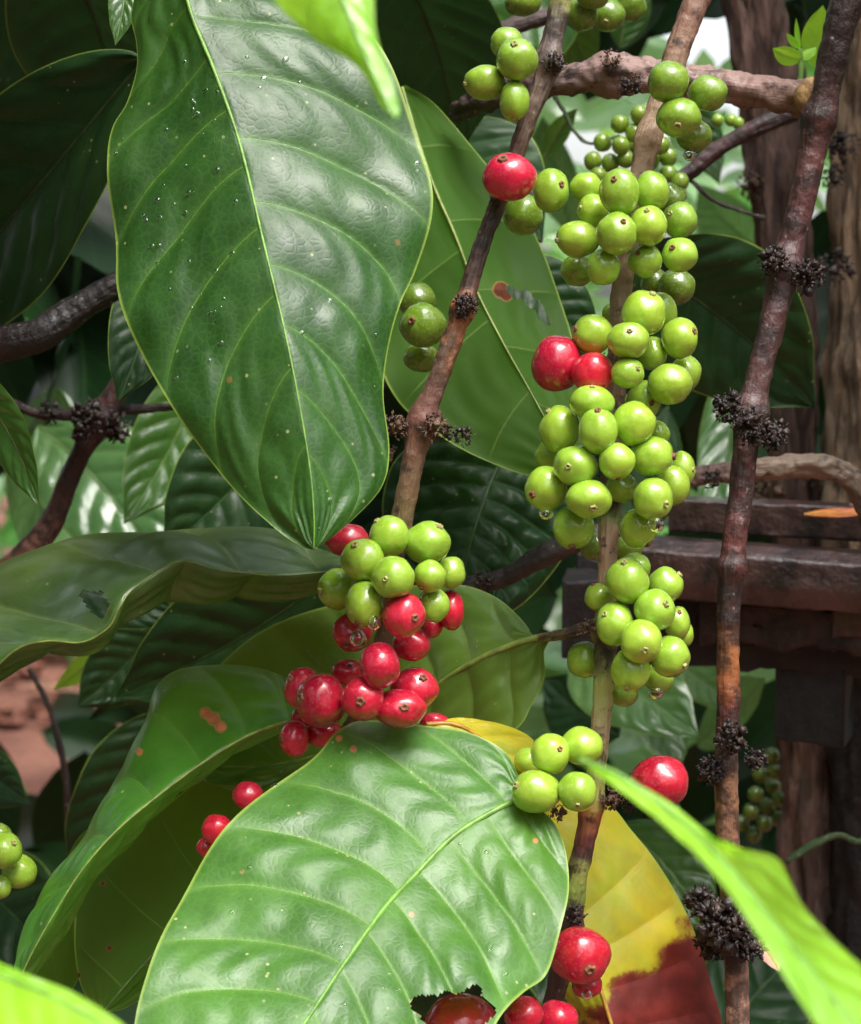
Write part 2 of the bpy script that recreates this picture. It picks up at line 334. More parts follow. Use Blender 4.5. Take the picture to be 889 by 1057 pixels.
def tube3(pts, radii, mat, name, seg=10, parent=None, smooth_n=None, colfn=None, amp=0, ridg=0, nscale=120, caps=True, seed=0):
    p = np.array([list(q) for q in pts]); n = len(p)
    tan = np.gradient(p, axis=0); tan /= np.maximum(np.linalg.norm(tan, axis=1, keepdims=True), 1e-12)
    ref = np.array(FW) if abs(tan[0]@np.array(FW)) < .9 else np.array(RT)
    verts = []; cols = []; uvs = []
    L = np.r_[0, np.cumsum(np.linalg.norm(np.diff(p, axis=0), axis=1))]
    a = ref-tan[0]*(ref@tan[0]); a /= np.linalg.norm(a)
    for i in range(n):
        a = a-tan[i]*(a@tan[i]); a /= max(np.linalg.norm(a), 1e-12); b = np.cross(tan[i], a)
        for k in range(seg):
            th = 2*math.pi*k/seg; dr = math.cos(th)*a+math.sin(th)*b
            r = radii[i]
            q = p[i]+dr*r
            if amp or ridg:
                nz = noise.fractal(Vector((math.cos(th)*1.6+seed*7, math.sin(th)*1.6, L[i]*nscale*.35)), .8, 2.2, 3)+.7*noise.noise(Vector(q)*nscale*.8)
                r = r+amp*nz+ridg*(abs(noise.noise(Vector((math.cos(th)*3.6+seed, math.sin(th)*3.6, L[i]*22))))+.5*noise.noise(Vector((math.cos(th)*8+seed, math.sin(th)*8, L[i]*40)))-.2)
                q = p[i]+dr*r
            verts.append(q); uvs.append((k/seg if k <= seg/2 else 1-k/seg, L[i]))
            if colfn: cols.append(colfn(i/(n-1), Vector(q)))
    faces = [(i*seg+k, i*seg+(k+1) % seg, (i+1)*seg+(k+1) % seg, (i+1)*seg+k) for i in range(n-1) for k in range(seg)]
    if caps:
        faces += [tuple(range(seg))[::-1], tuple((n-1)*seg+k for k in range(seg))]
    return mesh_obj(name, verts, faces, mat, parent, uvs={'UVMap': uvs}, colattr=cols if colfn else None)

def hero_leaf(name, mid, left, right, mat, rib, label, nt=110, **kw):
    """outline given as image rays with a distance each; every leaf gets its own depth and tilt"""
    m3 = [P(*q) for q in mid]
    l3 = [m3[0]]+[P(*q) for q in left]+[m3[-1]]; r3 = [m3[0]]+[P(*q) for q in right]+[m3[-1]]
    return leaf_surface(name, catmull(m3, nt), catmull(l3, nt), catmull(r3, nt), mat, rib, label, **kw)

def auto_outline(b, t, width, roll, bend, fold, nt, side_bend=0, view=None):
    b, t = Vector(b), Vector(t); ax = (t-b); L = ax.length; ax.normalize()
    vw = view or FW
    side = ax.cross(vw).normalized(); nr = side.cross(ax).normalized()
    side, nr = side*math.cos(roll)+nr*math.sin(roll), nr*math.cos(roll)-side*math.sin(roll)
    Mx, Lx, Rx = [], [], []
    for i in range(nt):
        s = i/(nt-1)
        c = b+ax*(L*s)+nr*(bend*L*math.sin(math.pi*s))+side*(side_bend*L*math.sin(math.pi*s))
        w = width*.5*(math.sin(math.pi*min(1, s**.85))**.8)*(1-.35*max(0, s-.82)/.18) if 0 < s < 1 else 0
        Mx.append(list(c)); 
        Lx.append(list(c-side*w*math.cos(fold)-nr*w*math.sin(fold))); Rx.append(list(c+side*w*math.cos(fold)-nr*w*math.sin(fold)))
    return np.array(Mx), np.array(Lx), np.array(Rx)
def qleaf(label, b, t, wpx, mat, roll=0., bend=.06, fold=.15, nt=56, nu=12, rib=None, group=None, side_bend=.04, name='coffee_leaf', **kw):
    w = wpx/F*(b[2]+t[2])/2
    a = auto_outline(P(*b), P(*t), w, roll, bend, fold, nt, side_bend)
    kw.setdefault('quilt', w*.035); kw.setdefault('nv', 8)
    return leaf_surface(name, *a, M[mat], M[rib or {'dark': 'rib_dark', 'lime': 'rib_green', 'yellow': 'rib_orange'}.get(mat, 'rib_dull')], label, nu=nu, group=group,
                        ribr=max(.0006, w*.012), seed=(b[0]*.37+t[1]*.11) % 9, **kw)

# ================================================================== HERO LEAVES
def mk(x0, y0, r):
    return lambda px, py: np.clip(1.2-np.hypot(px-x0, py-y0)/r, 0, .7)
hero_leaf('coffee_leaf', [(188, -40, .592), (196, 10, .588), (222, 75, .58), (248, 150, .572), (272, 250, .56), (298, 360, .548), (318, 470, .54), (324, 530, .537), (324, 568, .536)],
          [(150, -35, .60), (133, 10, .60), (140, 45, .597), (140, 70, .594), (128, 100, .59), (112, 128, .588), (110, 170, .585), (116, 240, .58), (124, 300, .573), (142, 358, .565), (175, 415, .557), (225, 490, .55), (276, 540, .542), (306, 562, .538)],
          [(240, -30, .60), (330, -12, .60), (385, 30, .596), (425, 110, .59), (444, 175, .585), (446, 225, .58), (433, 275, .575), (415, 312, .57), (404, 348, .566), (400, 400, .56), (404, 460, .555), (397, 500, .55), (370, 532, .543), (342, 556, .538)],
          M['hero'], M['rib_green'], 'large glossy dark green leaf hanging point down in the upper left', nt=230, nu=60, nv=9.2, sweep=.2, quilt=.0019, camber=-.002, ribr=.0007, seed=1.3, wave=.0015, wavef=11, cracks=.9)
hero_leaf('coffee_leaf', [(548, 822, .583), (520, 832, .58), (470, 862, .572), (430, 902, .562), (395, 940, .55), (350, 1003, .533), (312, 1060, .52), (260, 1130, .505), (190, 1200, .495)],
          [(535, 800, .590), (520, 775, .594), (480, 752, .597), (430, 743, .598), (375, 743, .597), (347, 756, .593), (325, 778, .588), (285, 806, .58), (240, 850, .57), (205, 893, .56), (175, 950, .545), (152, 1010, .53), (138, 1060, .52), (135, 1130, .508)],
          [(556, 834, .582), (573, 850, .579), (585, 876, .573), (588, 915, .564), (580, 955, .555), (566, 1000, .545), (541, 1022, .54), (515, 1052, .531), (490, 1100, .52), (400, 1170, .503), (290, 1200, .497)],
          M['front'], M['rib_green'], 'broad wet shining green leaf across the bottom with a chewed hole', nt=230, nu=60, nv=10.5, sweep=.16, quilt=.0018, camber=-.002, ribr=.0010, seed=4.1,
          holes=[(472, 1049, 36, 26, .1)], dmg=lambda px, py: np.maximum.reduce([mk(372-22, 762, 5)(px, py), mk(365, 773, 5)(px, py), mk(425, 944, 4)(px, py), mk(553, 868, 4)(px, py), mk(250, 900, 3)(px, py)]),
          petiole=[(548, 822, .583), (572, 818, .592), (608, 822, .60)], wave=.002, wavef=9, cracks=1.0)
# left middle rippled leaf
hero_leaf('coffee_leaf', [(-60, 735, .60), (-20, 705, .596), (15, 672, .592), (48, 662, .588), (85, 663, .586), (112, 648, .584), (124, 626, .584), (140, 606, .588), (185, 580, .594), (230, 589, .596), (290, 594, .60), (345, 590, .606), (420, 590, .62)],
          [(-70, 640, .67), (-20, 600, .67), (40, 572, .67), (90, 553, .67), (150, 546, .67), (200, 543, .67), (250, 544, .67), (295, 550, .67), (330, 566, .665), (380, 575, .65)],
          [(-60, 745, .61), (-10, 712, .615), (30, 684, .62), (75, 668, .618), (110, 652, .606), (128, 640, .604), (170, 628, .612), (220, 620, .618), (280, 616, .622), (340, 619, .625), (390, 612, .63)],
          M['gloss'], M['rib_yellow'], 'olive green wavy leaf lying across the left with a ragged brown hole', nt=200, nu=40, nv=7, sweep=-.05, quilt=.0036, camber=-.0015, ribr=.0004, seed=2.2,
          holes=[(97, 619, 11, 7, .3), (103, 628, 9, 6, 0)], cracks=.6)
# bright half leaf, lower left
hero_leaf('coffee_leaf', [(318, 738, .625), (298, 744, .618), (255, 760, .61), (210, 787, .603), (165, 820, .597), (120, 858, .59), (85, 898, .585), (55, 945, .58), (30, 990, .577), (12, 1030, .575)],
          [(312, 712, .64), (290, 694, .65), (250, 683, .655), (215, 684, .655), (180, 693, .652), (158, 712, .645), (145, 745, .637), (125, 795, .628), (95, 845, .62), (60, 900, .61), (32, 950, .6), (15, 990, .59)],
          [(300, 752, .625), (250, 775, .62), (200, 805, .618), (150, 850, .615), (110, 895, .61), (80, 940, .605), (55, 990, .6), (30, 1020, .59)],
          M['bright'], M['rib_yellow'], 'bright green folded leaf arching down the lower left with an orange scar', nt=190, nu=40, nv=8, sweep=.12, quilt=.0022, camber=-.001, ribr=.0006, seed=3.0,
          dmg=lambda px, py: np.maximum.reduce([mk(212, 736, 8)(px, py), mk(220, 742, 9)(px, py), mk(228, 750, 8)(px, py), mk(144, 776, 5)(px, py)]), wave=.001)
hero_leaf('coffee_leaf', [(350, 770, .66), (290, 830, .655), (240, 890, .65), (190, 950, .645), (140, 1005, .64), (105, 1046, .635)],
          [(290, 770, .67), (220, 795, .67), (150, 850, .667), (105, 890, .663), (82, 920, .66), (76, 965, .655), (82, 1012, .648), (95, 1038, .64)],
          [(360, 810, .665), (330, 880, .66), (270, 950, .655), (220, 985, .65), (165, 1020, .645), (130, 1040, .64)],
          M['under'], M['rib_dull'], 'dull green leaf underside dotted with brown spots beneath the bright folded leaf', nt=150, nu=34, nv=5, sweep=-.1, flip=True, quilt=.0012, ribr=.0008, seed=5.0,
          dmg=lambda px, py: np.maximum.reduce([mk(106, 912, 4)(px, py), mk(113, 979, 4)(px, py), mk(81, 1007, 4)(px, py)]))
hero_leaf('coffee_leaf', [(100, 850, .66), (75, 900, .66), (50, 960, .66), (30, 1010, .66), (20, 1040, .66)], [(80, 870, .665), (45, 930, .66), (22, 980, .655), (14, 1010, .655)], [(105, 900, .67), (92, 950, .67), (85, 1000, .67), (60, 1040, .67)],
          M['under'], M['rib_dull'], 'narrow shaded olive leaf at the far lower left behind the folded one', nt=80, nu=20, nv=5, quilt=.001, ribr=.0007, flip=True)
# middle leaf behind the lower red bunch
hero_leaf('coffee_leaf', [(572, 655, .615), (540, 662, .617), (500, 678, .622), (462, 700, .63), (430, 726, .637), (370, 765, .65), (280, 790, .66), (190, 790, .665)],
          [(540, 648, .62), (528, 628, .632), (505, 612, .645), (470, 604, .655), (410, 608, .665), (345, 625, .672), (290, 642, .677), (250, 665, .68), (215, 700, .68), (190, 740, .675)],
          [(562, 672, .617), (562, 700, .617), (548, 730, .617), (534, 752, .617), (490, 775, .625), (400, 810, .64), (280, 820, .655), (220, 810, .66)],
          M['olive'], M['rib_yellow'], 'olive leaf behind the lower red berries with its yellow stalk on the right stem', nt=170, nu=40, nv=8.5, sweep=.13, quilt=.0028, ribr=.0011, seed=6.2, camber=-.002,
          petiole=[(572, 655, .615), (598, 650, .608), (620, 640, .603)])
# leaf underside behind left stem
hero_leaf('coffee_leaf', [(415, 90, .70), (430, 140, .695), (447, 190, .69), (470, 243, .685), (492, 300, .68), (520, 355, .672), (548, 405, .667), (572, 450, .66), (588, 490, .655)],
          [(400, 130, .70), (385, 200, .695), (380, 280, .69), (385, 350, .685), (395, 385, .68), (420, 425, .673), (470, 460, .665), (520, 482, .66), (560, 492, .655)],
          [(450, 110, .71), (490, 150, .71), (530, 200, .705), (560, 260, .70), (585, 330, .69), (598, 400, .68), (604, 455, .667)],
          M['under'], M['rib_yellow'], 'pale olive leaf underside behind the left stem with a chewed edge', nt=170, nu=40, nv=6, sweep=.05, flip=True, quilt=.0022, ribr=.0008, seed=7.7,
          holes=[(534, 303, 10, 3.5, .5), (548, 311, 11, 4, .8), (560, 325, 13, 3.5, 1.0)], dmg=lambda px, py: np.maximum(mk(517, 299, 11)(px, py), mk(523, 305, 8)(px, py)))
hero_leaf('coffee_leaf', [(545, 415, .74), (530, 450, .735), (510, 490, .73), (495, 530, .72), (482, 575, .71), (470, 640, .70)],
          [(500, 420, .75), (450, 440, .745), (410, 470, .74), (398, 510, .735), (402, 560, .725), (425, 610, .71)],
          [(585, 430, .75), (605, 470, .745), (600, 520, .74), (585, 570, .73), (550, 615, .715), (510, 640, .705)],
          M['dark'], M['rib_dark'], 'dark quilted glossy leaf in shade below the two stems', nt=150, nu=44, nv=11, sweep=.12, quilt=.0035, seed=8.1, ribr=.0009, cracks=1.2)
# yellow leaves
hero_leaf('coffee_leaf', [(440, 748, .606), (470, 748, .607), (497, 763, .608), (520, 786, .608), (536, 815, .606), (560, 850, .604)],
          [(470, 742, .612), (510, 746, .615), (545, 760, .618), (562, 785, .618), (572, 820, .615)], [(450, 770, .604), (480, 800, .602), (510, 830, .602), (535, 850, .602)],
          M['yellow'], M['rib_orange'], 'yellow green leaf edge showing between the red berries and pale green berries', nt=90, nu=22, nv=5, quilt=.001, ribr=.0009)
hero_leaf('coffee_leaf', [(545, 832, .635), (560, 880, .63), (585, 940, .625), (612, 1000, .62), (632, 1060, .615), (650, 1130, .61), (660, 1190, .61)],
          [(536, 850, .64), (545, 920, .635), (570, 1000, .63), (598, 1060, .625), (620, 1130, .62)],
          [(590, 826, .65), (628, 832, .655), (650, 855, .655), (675, 885, .652), (698, 922, .65), (716, 960, .647), (735, 1015, .645), (748, 1070, .64), (735, 1140, .63), (700, 1190, .62)],
          M['yellow'], M['rib_orange'], 'dying yellow leaf with a dark red rotted half at the bottom', nt=170, nu=40, nv=9, sweep=-.04, quilt=.0013, ribr=.0012, seed=9.0,
          dmg=lambda px, py: np.clip(.5+((px-641)*.62+(py-1018)*.78+7*np.sin(px*.11)+5*np.sin(py*.2))/40, 0, .9))
# blurred foreground leaves
hero_leaf('coffee_leaf', [(330, -120, .33), (340, -40, .325), (362, 20, .32), (385, 75, .315), (408, 122, .312)], [(260, -90, .335), (278, -10, .33), (322, 38, .325), (368, 68, .32), (392, 108, .314)], [(390, -80, .33), (386, 0, .325), (392, 50, .32), (405, 85, .315), (413, 115, .313)],
          M['lime'], M['rib_green'], 'out of focus lime green leaf tip poking in from the top', nt=60, nu=14, quilt=.0005, ribr=.0005)
hero_leaf('coffee_leaf', [(598, 785, .33), (640, 802, .325), (690, 838, .32), (745, 888, .31), (800, 955, .30), (855, 1025, .29), (930, 1120, .28), (990, 1200, .275)],
          [(640, 796, .327), (700, 832, .325), (755, 876, .322), (782, 878, .342), (806, 888, .342), (830, 935, .328), (880, 985, .305), (950, 1040, .295), (1010, 1130, .28)],
          [(630, 806, .323), (680, 846, .315), (735, 902, .305), (790, 975, .295), (840, 1050, .285), (890, 1130, .275)],
          M['lime'], M['rib_green'], 'out of focus bright lime blade sweeping diagonally into the lower right corner', nt=90, nu=20, quilt=.0008, ribr=.0007, camber=-.001)
hero_leaf('coffee_leaf', [(-60, 985, .33), (-10, 1005, .33), (50, 1028, .325), (110, 1062, .32), (160, 1100, .315)], [(-40, 975, .335), (20, 1003, .33), (75, 1025, .327), (125, 1055, .322), (150, 1085, .318)], [(-50, 1040, .32), (10, 1080, .315), (80, 1110, .31), (130, 1120, .31)],
          M['lime'], M['rib_green'], 'out of focus lime leaf edge crossing the bottom left corner', nt=60, nu=14, quilt=.0005, ribr=.0006)

# ================================================================== MIDDLE DISTANCE LEAVES
BGG = 'shaded leaves behind the fruiting stems'
Q = [
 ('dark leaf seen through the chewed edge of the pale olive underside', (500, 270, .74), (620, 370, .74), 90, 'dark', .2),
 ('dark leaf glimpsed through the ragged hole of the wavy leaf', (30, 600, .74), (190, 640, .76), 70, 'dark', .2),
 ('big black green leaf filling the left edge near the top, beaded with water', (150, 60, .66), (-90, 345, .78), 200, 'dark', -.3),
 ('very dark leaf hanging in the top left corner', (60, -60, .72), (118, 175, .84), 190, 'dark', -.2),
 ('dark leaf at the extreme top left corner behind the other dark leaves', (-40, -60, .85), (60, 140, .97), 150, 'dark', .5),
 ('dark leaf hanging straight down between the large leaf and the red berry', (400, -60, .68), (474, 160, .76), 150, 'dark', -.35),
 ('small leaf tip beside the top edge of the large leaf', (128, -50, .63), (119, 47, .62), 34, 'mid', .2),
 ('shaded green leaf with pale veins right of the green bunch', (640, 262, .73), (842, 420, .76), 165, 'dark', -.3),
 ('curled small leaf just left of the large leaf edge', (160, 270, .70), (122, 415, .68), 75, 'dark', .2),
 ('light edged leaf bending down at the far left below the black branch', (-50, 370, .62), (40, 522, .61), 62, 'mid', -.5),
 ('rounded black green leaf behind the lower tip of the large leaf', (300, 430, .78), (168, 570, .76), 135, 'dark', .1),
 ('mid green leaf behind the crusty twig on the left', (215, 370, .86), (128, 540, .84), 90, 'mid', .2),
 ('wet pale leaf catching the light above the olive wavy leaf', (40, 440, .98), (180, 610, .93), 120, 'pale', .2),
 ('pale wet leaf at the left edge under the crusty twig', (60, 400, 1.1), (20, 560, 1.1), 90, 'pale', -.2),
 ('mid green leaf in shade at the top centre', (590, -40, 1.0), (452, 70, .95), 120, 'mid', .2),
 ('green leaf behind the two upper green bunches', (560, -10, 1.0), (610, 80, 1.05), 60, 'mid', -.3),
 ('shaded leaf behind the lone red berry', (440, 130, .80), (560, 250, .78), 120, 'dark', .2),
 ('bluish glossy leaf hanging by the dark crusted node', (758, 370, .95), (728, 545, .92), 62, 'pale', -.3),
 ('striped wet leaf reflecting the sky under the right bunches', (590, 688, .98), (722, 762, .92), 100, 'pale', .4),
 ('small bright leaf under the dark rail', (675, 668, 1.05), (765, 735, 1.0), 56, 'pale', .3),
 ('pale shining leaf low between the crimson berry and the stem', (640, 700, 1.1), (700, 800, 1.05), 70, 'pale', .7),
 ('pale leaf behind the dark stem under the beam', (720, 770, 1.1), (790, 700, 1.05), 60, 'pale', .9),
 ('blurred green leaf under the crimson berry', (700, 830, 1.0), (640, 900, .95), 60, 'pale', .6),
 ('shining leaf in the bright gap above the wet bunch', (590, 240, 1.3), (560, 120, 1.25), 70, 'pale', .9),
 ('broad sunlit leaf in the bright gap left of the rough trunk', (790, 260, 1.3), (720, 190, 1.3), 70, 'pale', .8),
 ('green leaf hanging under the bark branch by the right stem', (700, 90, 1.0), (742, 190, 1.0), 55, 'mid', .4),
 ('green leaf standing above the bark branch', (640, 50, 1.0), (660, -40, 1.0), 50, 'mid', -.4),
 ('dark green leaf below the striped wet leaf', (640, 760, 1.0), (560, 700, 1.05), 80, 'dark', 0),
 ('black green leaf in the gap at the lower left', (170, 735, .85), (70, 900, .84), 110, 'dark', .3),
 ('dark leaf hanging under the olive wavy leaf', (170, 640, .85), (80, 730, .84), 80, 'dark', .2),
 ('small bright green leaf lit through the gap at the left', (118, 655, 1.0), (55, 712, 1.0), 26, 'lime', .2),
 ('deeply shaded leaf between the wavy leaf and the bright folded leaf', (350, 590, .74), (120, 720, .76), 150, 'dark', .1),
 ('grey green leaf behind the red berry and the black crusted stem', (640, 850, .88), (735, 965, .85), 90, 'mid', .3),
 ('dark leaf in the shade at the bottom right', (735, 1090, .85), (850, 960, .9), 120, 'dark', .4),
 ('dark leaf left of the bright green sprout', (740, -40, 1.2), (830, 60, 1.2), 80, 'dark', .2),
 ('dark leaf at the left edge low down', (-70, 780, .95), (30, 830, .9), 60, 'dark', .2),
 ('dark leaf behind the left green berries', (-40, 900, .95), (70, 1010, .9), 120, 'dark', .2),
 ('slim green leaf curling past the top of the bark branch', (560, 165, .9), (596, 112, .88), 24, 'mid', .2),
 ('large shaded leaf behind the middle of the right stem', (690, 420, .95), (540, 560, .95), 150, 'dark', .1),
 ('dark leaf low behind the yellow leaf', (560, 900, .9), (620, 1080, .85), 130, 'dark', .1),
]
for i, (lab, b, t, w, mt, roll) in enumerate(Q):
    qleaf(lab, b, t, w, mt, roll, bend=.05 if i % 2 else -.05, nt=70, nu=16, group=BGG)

# ================================================================== STEMS
def colstops(stops, jit=.04):
    ts = np.array([s[0] for s in stops]); cs = np.array([s[1] for s in stops])
    def f(t, q):
        t = t+jit*noise.noise(q*220)
        return [float(np.interp(t, ts, cs[:, k])) for k in range(3)]
    return f
BR = (.10, .054, .032); BR2 = (.07, .034, .025); TAN = (.30, .19, .11); DK = (.03, .018, .016); RED = (.14, .035, .03); GRN = (.24, .32, .06); PINK = (.5, .28, .2); OR = (.40, .14, .05)
def stem(name, label, cat, pts, radii, stops, mat='bark', n=None, seg=32, amp=.0004, ridg=.0006, nodes=(), nscale=420, group=None, jit=.04):
    n = n or 60*len(pts)//2
    p3 = catmull([P(*q) for q in pts], n)
    rr = np.interp(np.linspace(0, 1, n), np.linspace(0, 1, len(radii)), radii)
    px0 = catmull([V(q[0], q[1], q[2]*300) for q in pts], n)
    rad = []
    for i in range(n):
        d = px0[i, 2]/300; r = rr[i]
        for (nx, ny, bulge, wid) in nodes:
            r += bulge*math.exp(-(((px0[i, 0]-nx)**2+(px0[i, 1]-ny)**2)/wid**2))
        rad.append(r*d/F)
    o = tube3(p3, rad, M[mat], name, seg, colfn=colstops(stops, jit), amp=amp, ridg=ridg, nscale=nscale, seed=len(label) % 7)
    recenter(o, p3[0]); tag(o, label, cat, group)
    return o
def shards(name, par, x, y, d, rpx, n, mat='crust', length=.5, blob=1.7, seed=0, flat=1.0, dir=None):
    """knobbly dried flower scales: many small bent, tapered pieces around a lump"""
    R = random.Random(seed*31+int(x)); c = P(x, y, d); r = rpx*d/F
    vs, fs = [], []
    def lump(cc, rr_, sub=8):
        b0 = len(vs); sx, sy, sz = R.uniform(.75, 1.2), R.uniform(.75, 1.2), R.uniform(.75, 1.2); rings = sub
        for i in range(rings+1):
            ph = math.pi*i/rings
            for k in range(sub+2):
                th = 2*math.pi*k/(sub+2)
                dv = Vector((math.sin(ph)*math.cos(th), math.sin(ph)*math.sin(th), math.cos(ph)))
                q = rr_*(1+.6*noise.noise(dv*2.3+Vector((seed+cc.x*900, 0, cc.z*900)))+.8*noise.noise(dv*5+cc*500))
                vs.append(cc+Vector((dv.x*sx, dv.y*sy, dv.z*sz))*q)
        w = sub+2
        for i in range(rings):
            for k in range(w): fs.append((b0+i*w+k, b0+i*w+(k+1) % w, b0+(i+1)*w+(k+1) % w, b0+(i+1)*w+k))
    for k in range(max(1, int(n*blob*.7))):
        dv = Vector((R.gauss(0, 1), R.gauss(0, 1)*.6, R.gauss(0, 1)*flat)).normalized()
        lump(c+dv*r*R.uniform(.1, .72), r*R.uniform(.07, .22))
    for k in range(n*4):
        dv = Vector((R.gauss(0, 1), R.gauss(0, 1)*.6, R.gauss(0, 1)*flat)).normalized()
        a = c+dv*r*R.uniform(.35, .8); dd = (dv+Vector((R.uniform(-.7, .7), R.uniform(-.7, .7), R.uniform(-.7, .7)))).normalized()
        L = r*R.uniform(.18, .5)*length; w0 = r*R.uniform(.05, .12)
        s1 = dd.orthogonal().normalized(); s2 = dd.cross(s1)
        cur = dd.copy(); pos = a.copy(); b0 = len(vs); st = 4
        for i in range(st+1):
            w = w0*(1-.8*i/st)*(1.25 if i == 1 else 1)
            for q in range(5):
                th = 2*math.pi*q/5; vs.append(pos+(s1*math.cos(th)+s2*math.sin(th)*.6)*w)
            cur = (cur+s1*R.uniform(-.4, .4)+s2*R.uniform(-.4, .4)).normalized(); pos += cur*L/st
        for i in range(st):
            for q in range(5): fs.append((b0+i*5+q, b0+i*5+(q+1) % 5, b0+(i+1)*5+(q+1) % 5, b0+(i+1)*5+q))
        fs.append(tuple(b0+st*5+q for q in range(5)))
    o = mesh_obj(name, vs, fs, M[mat])
    recenter(o, c); adopt(o, par)
    return o

s1 = stem('fruiting_stem', 'thin brown coffee stem slanting down the middle to the red and green bunch', 'stem',
     [(596, -60, .612), (578, 5, .61), (563, 75, .607), (545, 125, .605), (522, 190, .605), (500, 245, .604), (480, 312, .602), (458, 375, .60), (437, 432, .60), (424, 490, .60), (413, 545, .602), (404, 600, .608), (396, 660, .612), (378, 720, .615), (350, 770, .62)],
     [11, 11, 10.5, 8.7, 8.7, 8.5, 8.8, 10, 11, 10.5, 10.5, 9, 9, 9, 7],
     [(0, GRN), (.07, (.28, .27, .08)), (.1, DK), (.17, (.16, .10, .07)), (.3, BR), (.36, DK), (.42, BR2), (.47, OR), (.52, BR), (.6, (.2, .08, .06)), (.68, (.22, .14, .07)), (1, BR)], amp=.0004,
     nodes=[(570, 68, 6, 14), (480, 318, 5, 12), (440, 435, 6, 16), (524, 185, 4, 12)])
shards('node_scales', s1, 572, 66, .602, 16, 16, seed=1); shards('node_scales', s1, 480, 316, .596, 18, 22, seed=2)
shards('node_scales', s1, 408, 440, .597, 18, 16, 'crust_brown', seed=3); shards('node_scales', s1, 400, 468, .60, 14, 10, 'crust_brown', seed=4)
shards('node_scales', s1, 448, 440, .594, 20, 14, 'crust_brown', length=.7, seed=5); shards('node_stub', s1, 480, 450, .598, 15, 10, 'crust', length=.4, blob=1.4, seed=6)
shards('node_scales', s1, 462, 445, .598, 13, 8, 'crust', length=.5, blob=1.4, seed=26); shards('node_scales', s1, 514, 205, .602, 12, 8, 'crust', seed=27)
s2 = stem('fruiting_stem', 'long coffee stem down the right centre carrying most green bunches', 'stem',
     [(748, -60, .625), (718, 5, .62), (690, 82, .615), (668, 150, .61), (650, 240, .607), (642, 300, .605), (636, 400, .605), (630, 500, .603), (628, 560, .60), (626, 640, .602), (623, 710, .60), (617, 790, .602), (608, 850, .603), (596, 905, .603), (588, 960, .605), (572, 1030, .615), (552, 1100, .62)],
     [14, 13.5, 12, 11, 11, 11, 10, 10.5, 11, 9.5, 10.5, 10, 10, 10.5, 10, 10, 9],
     [(0, BR), (.08, (.22, .10, .06)), (.14, TAN), (.3, (.38, .25, .15)), (.38, TAN), (.5, BR), (.52, GRN), (.535, (.66, .42, .32)), (.565, (.62, .40, .27)), (.6, (.5, .46, .2)), (.63, DK), (.655, (.45, .5, .14)), (.7, (.55, .42, .24)), (.74, (.42, .48, .12)), (.765, OR), (.785, RED), (.80, (.05, .02, .02)), (.815, (.32, .36, .08)), (.835, GRN), (.85, (.08, .02, .025)), (.88, DK), (1, BR2)], amp=.0004, jit=.012,
     nodes=[(667, 155, 3, 14), (626, 650, 5, 12), (617, 822, 4, 12), (590, 945, 6, 12)])
shards('node_scales', s2, 655, 85, .606, 14, 10, seed=7); shards('node_scales', s2, 606, 648, .598, 13, 12, 'crust_brown', seed=8); shards('node_scales', s2, 632, 825, .598, 16, 16, 'crust_brown', seed=9)
shards('node_scales', s2, 650, 832, .60, 12, 10, 'crust', seed=10); shards('node_scales', s2, 594, 945, .597, 15, 14, seed=11); shards('node_scales', s2, 575, 838, .602, 14, 12, 'crust_brown', seed=31)
shards('node_scales', s2, 634, 370, .612, 20, 12, 'crust_brown', seed=32); shards('node_scales', s2, 632, 480, .612, 22, 12, 'crust', seed=33); shards('node_scales', s2, 650, 240, .615, 20, 12, 'crust', seed=34)
s3 = stem('bare_stem', 'tall dark reddish stem at the right with black crusted joints', 'stem',
     [(895, -70, .635), (876, -5, .635), (858, 70, .637), (845, 130, .64), (830, 200, .64), (812, 272, .64), (793, 350, .637), (775, 425, .635), (766, 500, .633), (757, 570, .63), (752, 640, .63), (752, 720, .63), (750, 800, .63), (752, 870, .63), (757, 950, .63), (760, 1010, .63), (762, 1110, .63)],
     [19, 17, 14.5, 13.5, 13, 13.5, 13, 13, 12, 12, 11.5, 12, 12, 12, 12, 12, 12],
     [(0, (.05, .02, .018)), (.12, (.035, .018, .016)), (.2, (.13, .05, .045)), (.3, (.08, .03, .03)), (.42, (.11, .05, .045)), (.5, (.10, .03, .028)), (.55, (.13, .04, .035)), (.585, (.03, .02, .02)), (.61, (.06, .025, .022)), (.645, (.38, .14, .05)), (.69, (.12, .03, .022)), (.72, (.05, .03, .03)), (.76, (.35, .17, .09)), (.82, (.16, .08, .06)), (.9, (.1, .05, .04)), (.93, PINK), (1, (.42, .24, .18))], 'wetbark', amp=.0004,
     nodes=[(810, 275, 6, 18), (776, 428, 6, 18), (756, 590, 5, 10), (845, 120, 6, 18)], jit=.012)
shards('black_crust', s3, 800, 270, .63, 22, 22, 'crust', seed=12); shards('black_crust', s3, 832, 285, .635, 24, 24, seed=13)
shards('black_crust', s3, 752, 420, .625, 22, 26, seed=14); shards('black_crust', s3, 775, 440, .62, 26, 30, seed=15); shards('black_crust', s3, 797, 448, .628, 22, 24, seed=16)
shards('black_crust', s3, 757, 590, .628, 15, 14, 'crust', length=.5, blob=1, seed=17)
shards('black_crust', s3, 735, 795, .625, 20, 30, seed=18); shards('black_crust', s3, 755, 762, .618, 22, 28, seed=19); shards('black_crust', s3, 780, 785, .63, 17, 18, seed=20)
shards('black_crust', s3, 722, 930, .622, 22, 30, seed=21); shards('black_crust', s3, 748, 955, .615, 34, 50, seed=22); shards('black_crust', s3, 772, 975, .62, 24, 30, seed=23); shards('black_crust', s3, 735, 975, .625, 22, 30, seed=24)
